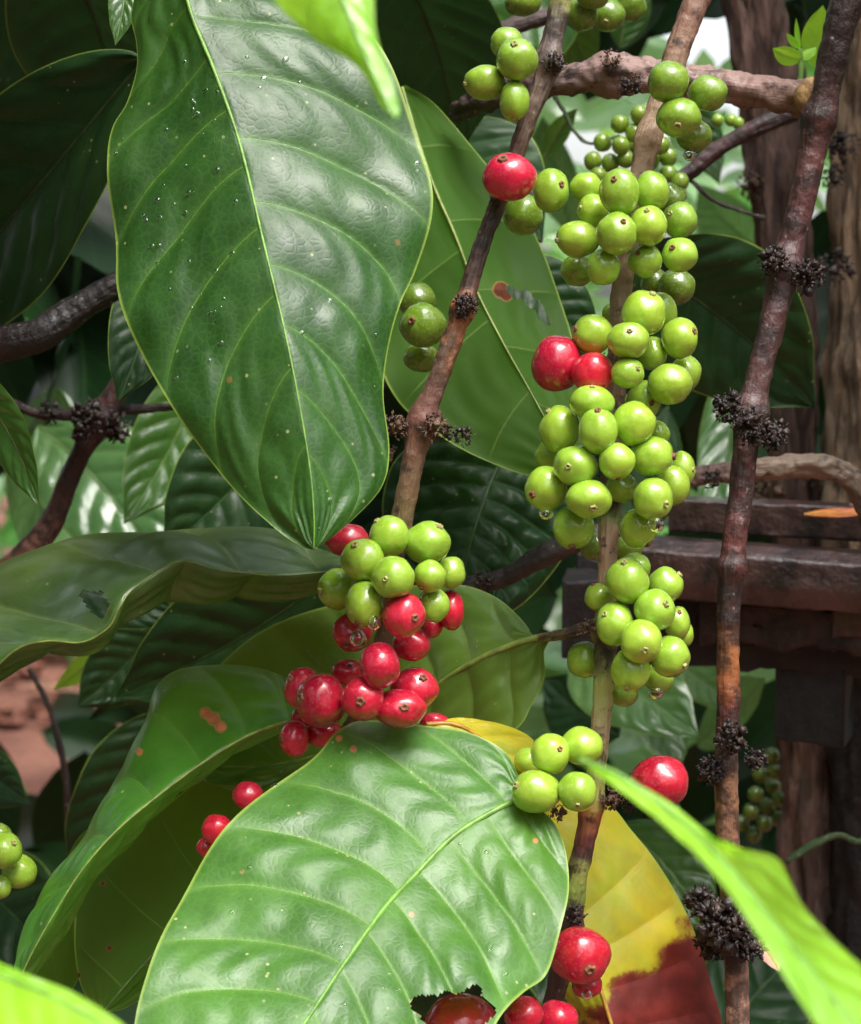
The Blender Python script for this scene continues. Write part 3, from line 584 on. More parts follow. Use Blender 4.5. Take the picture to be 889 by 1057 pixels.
s4 = stem('bark_branch', 'thick grey pink branch crossing the top right, sawn off at its end', 'branch',
     [(470, 118, .70), (510, 98, .685), (570, 84, .67), (640, 76, .665), (700, 82, .665), (770, 92, .662), (838, 102, .655)],
     [10, 13, 14, 16, 16, 16.5, 19], [(0, DK), (.2, (.06, .03, .03)), (.35, (.17, .10, .09)), (.6, (.32, .2, .17)), (.9, (.26, .15, .12)), (1, (.2, .12, .08))], amp=.0014, ridg=.0012, nodes=[(645, 78, 7, 18)], seg=28, n=150)
shards('broken_spur', s4, 630, 62, .655, 15, 14, 'crust_brown', seed=40); shards('broken_spur', s4, 645, 88, .65, 13, 12, 'crust', seed=41)
o = tube3([P(838, 99, .642), P(838, 99, .6395), P(838, 99, .638)], [.0062, .0058, .0035], M['cut'], 'cut_face', 20, amp=.0004); adopt(o, s4)
s5 = stem('arching_twig', 'mottled grey twig arching above the dark rail', 'branch',
     [(655, 520, .74), (700, 497, .735), (740, 488, .73), (790, 484, .73), (840, 480, .73), (872, 490, .73), (892, 515, .73), (905, 560, .735)], [9, 11, 10, 11, 12, 12, 12, 11],
     [(0, DK), (.3, (.2, .12, .1)), (.5, (.28, .2, .14)), (.75, (.2, .14, .1)), (1, DK)], amp=.0009)
shards('node_scales', s5, 736, 494, .722, 15, 12, seed=42)
s6 = stem('black_branch', 'thick wet black branch at the upper left edge', 'branch', [(-60, 385, .68), (-10, 358, .68), (40, 345, .68), (80, 318, .685), (130, 290, .69), (200, 260, .70)], [20, 19, 17, 14, 14, 13],
     [(0, (.04, .015, .012)), (.3, (.012, .008, .009)), (1, (.007, .006, .008))], 'wetbark', amp=.0004)
s7 = stem('brown_twig', 'dark brown twig rising to a crusted joint at the left', 'branch', [(-20, 600, .80), (22, 578, .80), (55, 535, .80), (75, 485, .795), (100, 438, .79), (130, 390, .79), (180, 320, .79)], [12, 14, 11, 10, 12, 11, 10],
     [(0, (.2, .1, .06)), (.2, (.16, .07, .05)), (.45, DK), (.7, (.08, .03, .03)), (1, DK)], 'wetbark', nodes=[(103, 435, 6, 16)])
for k, (x, y, r) in enumerate([(92, 430, 24), (118, 440, 22), (85, 450, 14), (52, 425, 16)]): shards('node_scales', s7, x, y, .783, r, 18, seed=50+k)
s7b = stem('thin_black_twig', 'thin black twig running level through the crusted joint at the left', 'twig', [(-10, 405, .80), (30, 424, .80), (60, 428, .80), (110, 424, .80), (175, 420, .80), (230, 415, .80)], [5, 5, 7, 5, 3.5, 3], [(0, DK), (1, (.02, .012, .012))])
s8 = stem('purple_black_twig', 'purplish black dead twig between the two fruiting stems', 'branch', [(440, 618, .70), (480, 606, .69), (520, 596, .685), (560, 574, .68), (600, 556, .68), (650, 540, .69)], [8, 10, 9, 12, 10, 8], [(0, DK), (.5, (.045, .03, .035)), (1, (.07, .05, .05))], 'wetbark')
shards('node_scales', s8, 500, 600, .678, 15, 20, seed=60)
s9 = stem('leaf_stalk_twig', 'short brown side twig joining the olive leaf to the right stem', 'twig', [(556, 659, .611), (580, 655, .606), (603, 649, .604), (626, 642, .603)], [4, 5, 6, 6], [(0, (.3, .24, .06)), (.5, BR), (1, DK)])
s10 = stem('dark_twig', 'dark twig behind the top green bunch at upper left of the bark branch', 'branch', [(455, 55, .78), (500, 38, .78), (545, 22, .78), (620, 5, .78)], [8, 9, 8, 8], [(0, DK), (1, (.09, .05, .045))])
s11 = stem('dark_twig', 'dark forked twig left of the rough trunk near the top', 'branch', [(690, 190, .80), (712, 178, .80), (740, 155, .80), (772, 136, .80), (820, 115, .80)], [7, 8, 8, 9, 10], [(0, DK), (.5, (.09, .03, .03)), (1, DK)], 'wetbark')
stem('wiry_tendril', 'thin black tendril curving below the forked twig', 'tendril', [(712, 185, .8), (735, 205, .8), (755, 214, .8), (790, 225, .8)], [2.5, 2.2, 2, 2], [(0, DK), (1, DK)], n=40, seg=8)
stem('wiry_tendril', 'thin green tendril looping in the bright gap under the bark branch', 'tendril', [(570, 95, .8), (582, 115, .8), (595, 138, .8), (612, 148, .8), (640, 140, .8)], [3, 2.2, 2, 2, 2], [(0, (.05, .1, .03)), (1, (.04, .08, .02))], n=40, seg=8)
s12 = stem('dark_twig', 'dark twig in the top left behind the large leaf', 'branch', [(375, 70, .76), (392, 20, .76), (420, -40, .76)], [10, 12, 13], [(0, DK), (1, (.08, .04, .03))])
s13 = stem('hanging_black_twig', 'thin black twig in the soil gap at the lower left', 'twig', [(30, 690, .95), (50, 730, .95), (66, 790, .95), (72, 860, .95)], [3, 3, 4, 4], [(0, DK), (1, DK)], n=40, seg=8)
# trunks
def trunk(label, pts, radii, c, seed):
    p3 = catmull([P(*q) for q in pts], 260); rr = np.interp(np.linspace(0, 1, 260), np.linspace(0, 1, len(radii)), radii)
    rad = [r*pts[0][2]/F for r in rr]
    o = tube3(p3, rad, M['post' if c[0] < .05 else 'trunk'], 'trunk', 64, colfn=lambda t, q: c, amp=.0035, ridg=.006, nscale=55, seed=seed)
    recenter(o, p3[0]); return o
def tree(o):
    e = bpy.data.objects.new('shade_tree', None); COL.objects.link(e); e.location = o.location; e.empty_display_size = .02; adopt(o, e); o.location = (0, 0, 0); o.matrix_parent_inverse = Matrix(); return e
t1 = trunk('', [(770, -90, .95), (778, 0, .95), (795, 110, .95), (806, 220, .95), (814, 330, .95), (820, 440, .95), (825, 560, .95), (832, 720, .95), (838, 880, .95), (846, 1057, .95), (850, 1300, .95)], [26, 27, 25, 23, 22, 24, 27, 27, 28, 30, 34], (.24, .14, .11), 3)
t1 = tree(t1); tag(t1, 'rough reddish brown tree trunk behind the tall dark stem', 'tree')
for k, (x, y, r) in enumerate([(775, 190, 20), (790, 510, 24), (850, 490, 24)]): shards('bark_knot', t1, x, y, .935, r, 16, 'crust_brown', length=.6, blob=1, seed=70+k)
t2 = trunk('', [(900, -90, .90), (900, 60, .90), (896, 200, .90), (893, 330, .90), (893, 480, .90), (895, 590, .90)], [30, 32, 34, 34, 36, 38, 38, 40], (.30, .20, .12), 9)
t2 = tree(t2); tag(t2, 'mottled tan and mossy tree trunk cut by the right edge', 'tree')
for k, (x, y, r) in enumerate([(870, 150, 22), (862, 275, 24), (860, 180, 18)]): shards('bark_knot', t2, x, y, .875, r, 18, 'crust', length=.6, blob=1, seed=80+k)
t3 = trunk('', [(908, 520, .93), (906, 800, .93), (910, 1300, .93)], [44, 46, 50], (.012, .009, .008), 5)
t3.name = 'black_post'; tag(t3, 'black rotten post in the dark lower right corner', 'post')
o = stem('climbing_shoot', 'thin green shoot with a curled tip against the black post', 'shoot', [(812, 890, .8), (840, 872, .8), (866, 862, .8), (889, 868, .8), (900, 840, .8)], [3, 4, 3, 3, 3], [(0, (.03, .08, .02)), (1, (.06, .14, .04))], n=40, seg=8)
# ================================================================== RAIL
def bar(name, A, B, prof, mat, parent=None, seg=60, amp=.0006):
    """prof: closed outline in metres as (up, away) pairs, swept from A to B"""
    A, B = Vector(A), Vector(B); ax = (B-A).normalized(); up = Vector((0, 0, 1)); aw = ax.cross(up).normalized()*-1
    if aw.dot(FW) < 0: aw = -aw
    # round the corners
    pr = []
    m = len(prof)
    for i in range(m):
        a, b, c = np.array(prof[i-1]), np.array(prof[i]), np.array(prof[(i+1) % m]); r = .0014
        u1 = (a-b)/np.linalg.norm(a-b); u2 = (c-b)/np.linalg.norm(c-b)
        for s in np.linspace(0, 1, 5):
            p_ = b+u1*r*(1-s)**2+u2*r*s**2; pr.append(p_)
        L = np.linalg.norm(c-b)
        for q in np.linspace(0, 1, 6)[1:-1]: pr.append(b+u2*r+(c-u2*-0-b-u2*2*r)*q*1.0)
    vs, fs = [], []; w = len(pr)
    for i in range(seg+1):
        o_ = A+(B-A)*(i/seg)
        for (u, a) in pr:
            q = o_+up*u+aw*a; nz = noise.fractal(q*70, .8, 2, 4); vs.append(q+(up*u+aw*a).normalized()*nz*amp)
    for i in range(seg):
        for k in range(w): fs.append((i*w+k, i*w+(k+1) % w, (i+1)*w+(k+1) % w, (i+1)*w+k))
    fs.append(tuple(range(w))); fs.append(tuple(seg*w+k for k in range(w))[::-1])
    o = mesh_obj(name, vs, fs, M[mat])
    recenter(o, A)
    if parent: adopt(o, parent)
    return o
bm = bpy.data.objects.new('steel_beam', None); COL.objects.link(bm); bm.location = P(640, 600, .80); bm.empty_display_size = .02
tag(bm, 'wet rust brown beam in two steps running off the right edge', 'beam')
bar('upper_flange', P(690, 547, .835), P(1000, 562, .80), [(-.001, 0), (.0135, 0), (.0135, .02), (-.001, .02)], 'beam', bm)
bar('lower_flange', P(655, 586, .80), P(1000, 612, .765), [(-.0125, .002), (-.004, -.001), (.0075, 0), (.012, .008), (.010, .035), (-.0125, .03)], 'beam', bm)
bar('web', P(580, 640, .835), P(1000, 660, .81), [(-.018, 0), (.018, 0), (.018, .03), (-.018, .03)], 'beam_dark', bm, amp=.003)
bar('corroded_ledge', P(722, 640, .815), P(1000, 672, .78), [(-.0085, 0), (.008, 0), (.008, .02), (-.006, .02)], 'rot', bm, amp=.005)
bar('corroded_ledge', P(860, 632, .795), P(1000, 645, .775), [(-.010, 0), (.010, 0), (.010, .02), (-.010, .02)], 'beam', bm, amp=.003)
ob_ = bar('dark_block', P(800, 722, .83), P(872, 732, .82), [(-.017, 0), (.017, 0), (.017, .03), (-.017, .03)], 'block', seg=20, amp=.0015); tag(ob_, 'dark grey square block wedged below the beam', 'block')
bk = bar('mossy_board', P(596, 615, .87), P(650, 640, .87), [(-.03, 0), (.02, 0), (.02, .02), (-.03, .02)], 'beam_dark', seg=20, amp=.003); tag(bk, 'dark board end behind the side twig under the green bunch', 'board')
qleaf('orange dead leaf lying on top of the beam', (830, 531, .80), (915, 528, .80), 16, 'yellow', 1.0, bend=.03, name='fallen_leaf', nv=6, rib='rib_orange')[0].data.materials[0] = M['orange']
qleaf('pale pink dead leaf behind the orange one on the beam', (868, 526, .82), (930, 520, .82), 18, 'yellow', .9, name='fallen_leaf', nv=6)[0].data.materials[0] = M['pinkleaf']
qleaf('pale pink dead petal caught in the lowest black crust', (782, 968, .66), (805, 1003, .65), 20, 'yellow', .3, name='fallen_leaf', nv=3)[0].data.materials[0] = M['pinkleaf']
# sprout
sp = stem('green_sprout', 'tiny bright green sprout growing from the sawn branch end', 'sprout', [(826, 92, .70), (827, 70, .70), (826, 50, .70)], [3, 2.5, 2], [(0, (.2, .4, .06)), (1, (.2, .4, .06))], n=20, seg=8)
for (b, t, w) in [((828, 62, .70), (798, 50, .69), 20), ((828, 62, .70), (843, 48, .71), 14), ((826, 50, .70), (812, 34, .70), 8), ((842, 70, .73), (850, 5, .72), 34), ((826, 52, .7), (822, 18, .7), 6)]:
    q, _ = qleaf(None, b, t, w, 'lime', .5, name='blade', nt=24, nu=6, part_rib=False); q.name = 'leaf_blade'; adopt(q, sp)

# ================================================================== BERRIES
# (x, y, rx, ry, distance, colour, calyx point or None, shade (skin tone, darkened for shadowed berries), label)
GB = {}
BER = [
 # top bunch on left stem
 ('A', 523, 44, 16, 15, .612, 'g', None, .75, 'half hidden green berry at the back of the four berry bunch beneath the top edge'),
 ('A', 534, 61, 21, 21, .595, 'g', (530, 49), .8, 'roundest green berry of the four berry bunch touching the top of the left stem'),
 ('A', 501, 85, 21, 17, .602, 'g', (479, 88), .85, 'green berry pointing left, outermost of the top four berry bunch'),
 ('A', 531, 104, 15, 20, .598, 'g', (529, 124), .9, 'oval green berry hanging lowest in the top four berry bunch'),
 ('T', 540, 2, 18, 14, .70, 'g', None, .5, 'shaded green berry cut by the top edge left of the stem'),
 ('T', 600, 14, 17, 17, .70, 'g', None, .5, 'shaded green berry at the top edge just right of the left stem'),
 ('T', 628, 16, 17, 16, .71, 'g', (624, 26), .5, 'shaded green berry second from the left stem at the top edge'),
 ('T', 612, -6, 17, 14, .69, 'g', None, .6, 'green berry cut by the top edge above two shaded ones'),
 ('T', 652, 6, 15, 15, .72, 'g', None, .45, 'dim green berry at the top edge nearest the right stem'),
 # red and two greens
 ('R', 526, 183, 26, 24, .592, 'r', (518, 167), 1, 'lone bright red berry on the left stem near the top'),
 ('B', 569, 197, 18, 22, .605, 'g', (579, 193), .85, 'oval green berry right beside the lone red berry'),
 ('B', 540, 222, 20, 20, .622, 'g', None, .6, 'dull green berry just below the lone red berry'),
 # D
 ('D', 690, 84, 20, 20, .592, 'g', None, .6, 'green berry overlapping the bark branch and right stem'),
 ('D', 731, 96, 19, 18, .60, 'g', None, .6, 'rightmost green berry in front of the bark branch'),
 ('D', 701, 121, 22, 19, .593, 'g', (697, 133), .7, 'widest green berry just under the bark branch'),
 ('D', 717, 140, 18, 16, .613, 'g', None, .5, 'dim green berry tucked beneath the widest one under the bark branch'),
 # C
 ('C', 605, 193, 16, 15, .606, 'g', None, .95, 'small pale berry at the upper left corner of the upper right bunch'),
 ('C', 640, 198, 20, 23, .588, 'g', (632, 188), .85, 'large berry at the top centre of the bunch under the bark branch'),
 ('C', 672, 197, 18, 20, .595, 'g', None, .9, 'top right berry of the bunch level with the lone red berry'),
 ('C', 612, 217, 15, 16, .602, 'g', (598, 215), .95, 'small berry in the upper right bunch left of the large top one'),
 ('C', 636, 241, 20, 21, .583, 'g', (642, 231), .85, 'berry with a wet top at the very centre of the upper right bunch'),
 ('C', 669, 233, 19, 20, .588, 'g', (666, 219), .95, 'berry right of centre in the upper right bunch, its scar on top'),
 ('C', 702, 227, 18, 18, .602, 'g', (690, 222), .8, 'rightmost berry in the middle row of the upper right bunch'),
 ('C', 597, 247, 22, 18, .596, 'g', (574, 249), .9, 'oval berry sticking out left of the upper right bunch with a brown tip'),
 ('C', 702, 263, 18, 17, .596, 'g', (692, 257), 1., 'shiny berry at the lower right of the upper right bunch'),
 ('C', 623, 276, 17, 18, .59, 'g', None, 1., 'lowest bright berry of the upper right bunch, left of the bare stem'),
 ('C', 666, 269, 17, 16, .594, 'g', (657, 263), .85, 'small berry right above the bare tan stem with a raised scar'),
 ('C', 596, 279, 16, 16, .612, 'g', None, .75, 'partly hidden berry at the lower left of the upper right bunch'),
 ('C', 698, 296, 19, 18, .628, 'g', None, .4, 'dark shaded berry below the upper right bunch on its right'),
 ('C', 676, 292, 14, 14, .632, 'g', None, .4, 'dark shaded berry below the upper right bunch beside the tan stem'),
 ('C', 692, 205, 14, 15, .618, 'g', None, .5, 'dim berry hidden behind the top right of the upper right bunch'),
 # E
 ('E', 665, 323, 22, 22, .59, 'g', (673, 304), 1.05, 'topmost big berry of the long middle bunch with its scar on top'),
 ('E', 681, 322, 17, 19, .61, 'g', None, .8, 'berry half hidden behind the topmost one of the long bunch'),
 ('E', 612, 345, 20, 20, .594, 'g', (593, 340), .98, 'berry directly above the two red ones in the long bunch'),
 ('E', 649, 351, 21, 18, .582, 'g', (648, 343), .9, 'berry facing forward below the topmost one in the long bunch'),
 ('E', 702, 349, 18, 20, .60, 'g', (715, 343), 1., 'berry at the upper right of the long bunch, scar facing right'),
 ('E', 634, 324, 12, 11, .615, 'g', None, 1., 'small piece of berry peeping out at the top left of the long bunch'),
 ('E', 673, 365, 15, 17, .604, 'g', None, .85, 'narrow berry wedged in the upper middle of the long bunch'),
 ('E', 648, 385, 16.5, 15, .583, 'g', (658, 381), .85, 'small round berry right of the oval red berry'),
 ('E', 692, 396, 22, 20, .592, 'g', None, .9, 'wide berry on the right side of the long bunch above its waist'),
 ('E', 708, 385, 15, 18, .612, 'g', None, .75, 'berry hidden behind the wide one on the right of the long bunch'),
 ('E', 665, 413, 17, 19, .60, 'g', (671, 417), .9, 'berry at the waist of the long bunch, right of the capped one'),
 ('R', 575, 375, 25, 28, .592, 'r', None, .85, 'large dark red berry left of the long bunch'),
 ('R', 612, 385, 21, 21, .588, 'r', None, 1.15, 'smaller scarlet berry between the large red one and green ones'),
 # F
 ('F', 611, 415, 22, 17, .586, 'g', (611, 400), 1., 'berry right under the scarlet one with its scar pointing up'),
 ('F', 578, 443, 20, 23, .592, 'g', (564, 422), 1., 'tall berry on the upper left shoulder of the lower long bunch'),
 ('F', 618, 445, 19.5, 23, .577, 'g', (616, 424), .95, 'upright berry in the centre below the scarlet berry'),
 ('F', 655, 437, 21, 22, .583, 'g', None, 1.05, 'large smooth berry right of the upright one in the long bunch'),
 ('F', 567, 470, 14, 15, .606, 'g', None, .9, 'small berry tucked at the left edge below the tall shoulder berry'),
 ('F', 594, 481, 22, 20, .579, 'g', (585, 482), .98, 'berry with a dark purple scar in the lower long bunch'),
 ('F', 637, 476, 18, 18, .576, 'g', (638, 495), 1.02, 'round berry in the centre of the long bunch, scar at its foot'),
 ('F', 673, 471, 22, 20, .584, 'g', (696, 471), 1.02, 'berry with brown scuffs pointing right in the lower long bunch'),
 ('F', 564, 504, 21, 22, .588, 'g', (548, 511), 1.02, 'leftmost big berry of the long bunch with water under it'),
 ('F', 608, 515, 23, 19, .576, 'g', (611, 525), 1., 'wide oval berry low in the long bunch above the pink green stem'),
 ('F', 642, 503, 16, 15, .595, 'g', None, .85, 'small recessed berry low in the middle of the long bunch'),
 ('F', 674, 515, 20, 21, .58, 'g', (686, 521), .98, 'wet berry low on the right with a drop beneath it'),
 ('F', 695, 501, 17, 20, .595, 'g', None, .85, 'berry behind the wet one on the right of the long bunch'),
 ('F', 704, 484, 13, 18, .605, 'g', (715, 485), .9, 'narrow berry at the far right edge of the long bunch'),
 ('F', 592, 545, 21, 21, .587, 'g', (590, 565), .9, 'lowest left berry of the long bunch left of the stem'),
 ('F', 659, 545, 19, 20, .59, 'g', (669, 562), .98, 'lowest right berry of the long bunch right of the stem'),
 ('F', 678, 448, 13, 13, .606, 'g', None, .9, 'sliver of berry behind the large smooth one in the long bunch'),
 ('F', 638, 417, 14, 14, .608, 'g', None, .85, 'sliver of berry between the scarlet berry and the waist berry'),
 ('F', 614, 563, 15, 15, .625, 'g', None, .5, 'dim berry behind the stem under the long bunch on its left'),
 ('F', 648, 565, 15, 13, .622, 'g', None, .6, 'dim berry behind the stem under the long bunch on its right'),
 # G
 ('G', 648, 600, 21, 23, .588, 'g', (643, 580), .95, 'large top berry of the bunch in front of the beam'),
 ('G', 656, 586, 15, 15, .606, 'g', None, 1., 'berry hidden behind the large top one in front of the beam'),
 ('G', 687, 604, 18, 18, .598, 'g', (702, 592), 1.02, 'berry standing out at the upper right against the beam'),
 ('G', 618, 616, 14, 14, .60, 'g', (612, 603), .95, 'small berry at the upper left of the bunch in front of the beam'),
 ('G', 635, 644, 19, 22, .588, 'g', (623, 633), .98, 'berry right of the side twig joint'),
 ('G', 676, 630, 20, 21, .585, 'g', (686, 622), .98, 'berry right of centre with a wet scar in the bunch at the beam'),
 ('G', 662, 662, 21, 21, .577, 'g', (664, 670), 1.02, 'frontmost shining berry in the bunch below the beam'),
 ('G', 692, 678, 20, 20, .585, 'g', (706, 687), .95, 'berry at the lower right of the bunch with a brown scar'),
 ('G', 651, 691, 19.5, 22, .584, 'g', (646, 710), .98, 'oval berry at the bottom of the bunch, scar pointing down'),
 ('G', 603, 681, 17, 18, .61, 'g', None, .85, 'berry on its own just left of the stem below the side twig'),
 ('G', 699, 643, 13, 17, .60, 'g', (700, 631), .9, 'narrow berry with a black scar on the right of the bunch'),
 ('G', 706, 655, 10, 13, .61, 'g', None, .9, 'berry edge at the far right of the bunch below the beam'),
 ('G', 680, 700, 15, 15, .603, 'g', None, .8, 'low back berry with a hanging drop in the bunch below the beam'),
 ('G', 644, 716, 14, 13, .606, 'g', None, .75, 'lowest back berry beside the green stem'),
 # H
 ('H', 601, 770, 21, 19, .588, 'g', None, 1.15, 'pale upper right berry of the low green bunch'),
 ('H', 568, 778, 20, 20, .583, 'g', (577, 771), 1.1, 'pale upper middle berry of the low green bunch'),
 ('H', 546, 786, 14, 14, .604, 'g', None, 1., 'berry partly hidden at the left of the low green bunch'),
 ('H', 553, 817, 24, 21, .577, 'g', (532, 809), .95, 'large lower left berry of the low green bunch'),
 ('H', 596, 817, 19, 20, .574, 'g', (595, 829), .92, 'round lower right berry of the low green bunch, scar forward'),
 ('R', 681, 807, 29, 26, .59, 'r', None, .8, 'single crimson berry behind the blurred lime blade'),
 ('R', 599, 986, 30, 28, .585, 'r', (607, 995), .85, 'knobbly red berry low on the right stem near the yellow leaf'),
 ('R', 606, 1016, 15, 14, .588, 'r', None, .7, 'red berry tip swelling beneath the knobbly red berry'),
 ('R', 541, 1048, 19, 18, .565, 'r', None, .9, 'red berry at the bottom edge right of the chewed hole'),
 ('R', 575, 1053, 21, 19, .575, 'r', None, .9, 'red berry at the bottom edge beneath the knobbly one'),
 ('R', 476, 1056, 36, 28, .555, 'r', None, 1.2, 'dark red berry seen through the chewed hole'),
 # J
 ('J', 402, 553, 20, 20, .59, 'g', (388, 536), .95, 'green berry at the foot of the left stem, scar upper left'),
 ('J', 441, 560, 23, 21, .592, 'g', (454, 543), .92, 'biggest green berry on the right shoulder of the mixed bunch'),
 ('J', 375, 579, 22, 22, .584, 'g', (367, 562), .9, 'green berry in front of the reddening one in the mixed bunch'),
 ('J', 406, 596, 21.5, 21, .575, 'g', (398, 597), .92, 'central green berry of the mixed bunch with a tan scar forward'),
 ('J', 444, 595, 16, 16, .584, 'g', (435, 607), .95, 'small green berry right of the central one in the mixed bunch'),
 ('J', 466, 591, 14, 16, .60, 'g', None, .9, 'rightmost green berry of the mixed bunch'),
 ('J', 348, 608, 19, 20, .594, 'g', (330, 610), .9, 'leftmost green berry of the mixed bunch'),
 ('J', 376, 624, 19, 22, .581, 'g', (369, 643), .95, 'oval green berry hanging at the lower left of the mixed bunch'),
 ('J', 448, 625, 16, 17, .59, 'g', None, .9, 'lowest green berry of the mixed bunch beside a red one'),
 ('J', 358, 557, 22, 16, .604, 'r', (349, 545), .8, 'reddening berry at the top left of the mixed bunch'),
 ('J', 417, 635, 21, 22, .578, 'r', (429, 637), 1.05, 'shiny red berry under the central green one'),
 ('J', 364, 653, 20, 19, .596, 'r', (358, 665), .85, 'red berry with a hanging drop under the oval green berry'),
 ('J', 425, 665, 19, 17, .594, 'r', None, .8, 'crimson berry beneath the shiny red one'),
 ('J', 466, 630, 13, 20, .604, 'r', None, .95, 'red berry at the right edge of the mixed bunch'),
 ('J', 446, 647, 11, 11, .606, 'r', None, .8, 'small hidden red berry between two red ones'),
 # K
 ('K', 392, 687, 20, 23, .582, 'r', None, .8, 'crimson berry standing on top of the lower red bunch'),
 ('K', 313, 711, 19, 21, .60, 'r', (300, 699), .95, 'red berry at the upper left of the lower red bunch'),
 ('K', 332, 723, 25, 27, .59, 'r', (311, 719), .7, 'largest dark red berry of the lower red bunch'),
 ('K', 359, 694, 16, 13, .607, 'r', (362, 686), .95, 'small red berry behind the middle of the lower red bunch'),
 ('K', 375, 721, 21, 22, .583, 'r', (373, 722), 1., 'red berry in the middle of the lower red bunch, scar facing forward'),
 ('K', 428, 711, 23, 21, .593, 'r', (437, 698), 1., 'right hand red berry of the lower red bunch'),
 ('K', 413, 731, 26, 19, .585, 'r', (418, 728), .95, 'wide red berry resting on the edge of the big bottom leaf'),
 ('K', 304, 762, 15, 18, .60, 'r', (291, 762), 1., 'lowest left red berry of the lower red bunch'),
 ('K', 334, 757, 19, 14, .606, 'r', (320, 764), .95, 'red berry under the largest dark one above the leaf edge'),
 ('K', 313, 741, 12, 12, .612, 'r', None, .9, 'bit of red berry showing below the largest dark red one'),
 ('K', 448, 744, 14, 8, .61, 'r', None, .9, 'flattened red berry edge behind the top of the bottom leaf'),
 ('L', 256, 821, 15, 14, .60, 'r', None, .9, 'upper red berry peeping out left of the big bottom leaf'),
 ('L', 224, 856, 15, 15, .595, 'r', None, 1., 'middle red berry peeping out left of the big bottom leaf'),
 ('L', 213, 874, 10, 10, .603, 'r', None, .9, 'lowest sliver of red berry left of the big bottom leaf'),
 # left edge
 ('X', 5, 878, 17, 18, .60, 'g', (17, 868), .8, 'green berry cut by the left edge'),
 ('X', 20, 900, 17, 17, .61, 'g', None, .85, 'pale green berry right of the one on the left edge'),
 ('X', 0, 916, 11, 12, .605, 'g', None, .8, 'lowest green berry at the left edge'),
 ('X', -3, 860, 14, 10, .615, 'g', None, .7, 'top green berry at the left edge'),
 # M
 ('M', 437, 336, 23, 22, .635, 'g', (425, 333), .6, 'middle one of three green berries beside the large leaf'),
 ('M', 431, 311, 19, 18, .652, 'g', None, .42, 'dim upper one of three green berries beside the large leaf'),
 ('M', 435, 369, 17, 15, .65, 'g', None, .45, 'dim lower one of three green berries beside the large leaf'),
]
GROUPS = {'A': 'green berries at the top of the left stem', 'T': 'shaded berries at the top edge', 'R': 'single ripe red berries', 'B': 'green berries by the lone red berry', 'D': 'green berries over the bark branch',
 'C': 'green berries of the upper right bunch', 'E': 'green berries of the long middle bunch', 'F': 'green berries of the long middle bunch', 'G': 'green berries in front of the beam', 'H': 'green berries of the low bunch',
 'J': 'berries of the mixed red and green bunch', 'K': 'red berries of the lower red bunch', 'L': 'red berries left of the bottom leaf', 'X': 'green berries at the left edge', 'M': 'three berries beside the large leaf'}
# settle each bunch: neighbours that would cut into each other move apart in depth
for it in range(60):
    moved = False
    for i in range(len(BER)):
        for j in range(i+1, len(BER)):
            a, b = BER[i], BER[j]
            pa, pb = P(a[1], a[2], a[5]), P(b[1], b[2], b[5])
            ra = (a[3]+a[4])/2/F*a[5]; rb = (b[3]+b[4])/2/F*b[5]
            need = (ra+rb)*.93; dv = (pa-pb).length
            if dv < need:
                lat = math.sqrt(max(0, dv*dv-(a[5]-b[5])**2)); dz = math.sqrt(max(0, need*need-lat*lat))
                cur = abs(a[5]-b[5]); ex = min((dz-cur)*.5, .0012)
                s = 1 if a[5] > b[5] else -1
                BER[i] = a[:5]+(a[5]+s*ex,)+a[6:]; BER[j] = b[:5]+(b[5]-s*ex,)+b[6:]
                moved = True
    if not moved: break
FWn, RTn, UPn = np.array(FW), np.array(RT), np.array(UP)
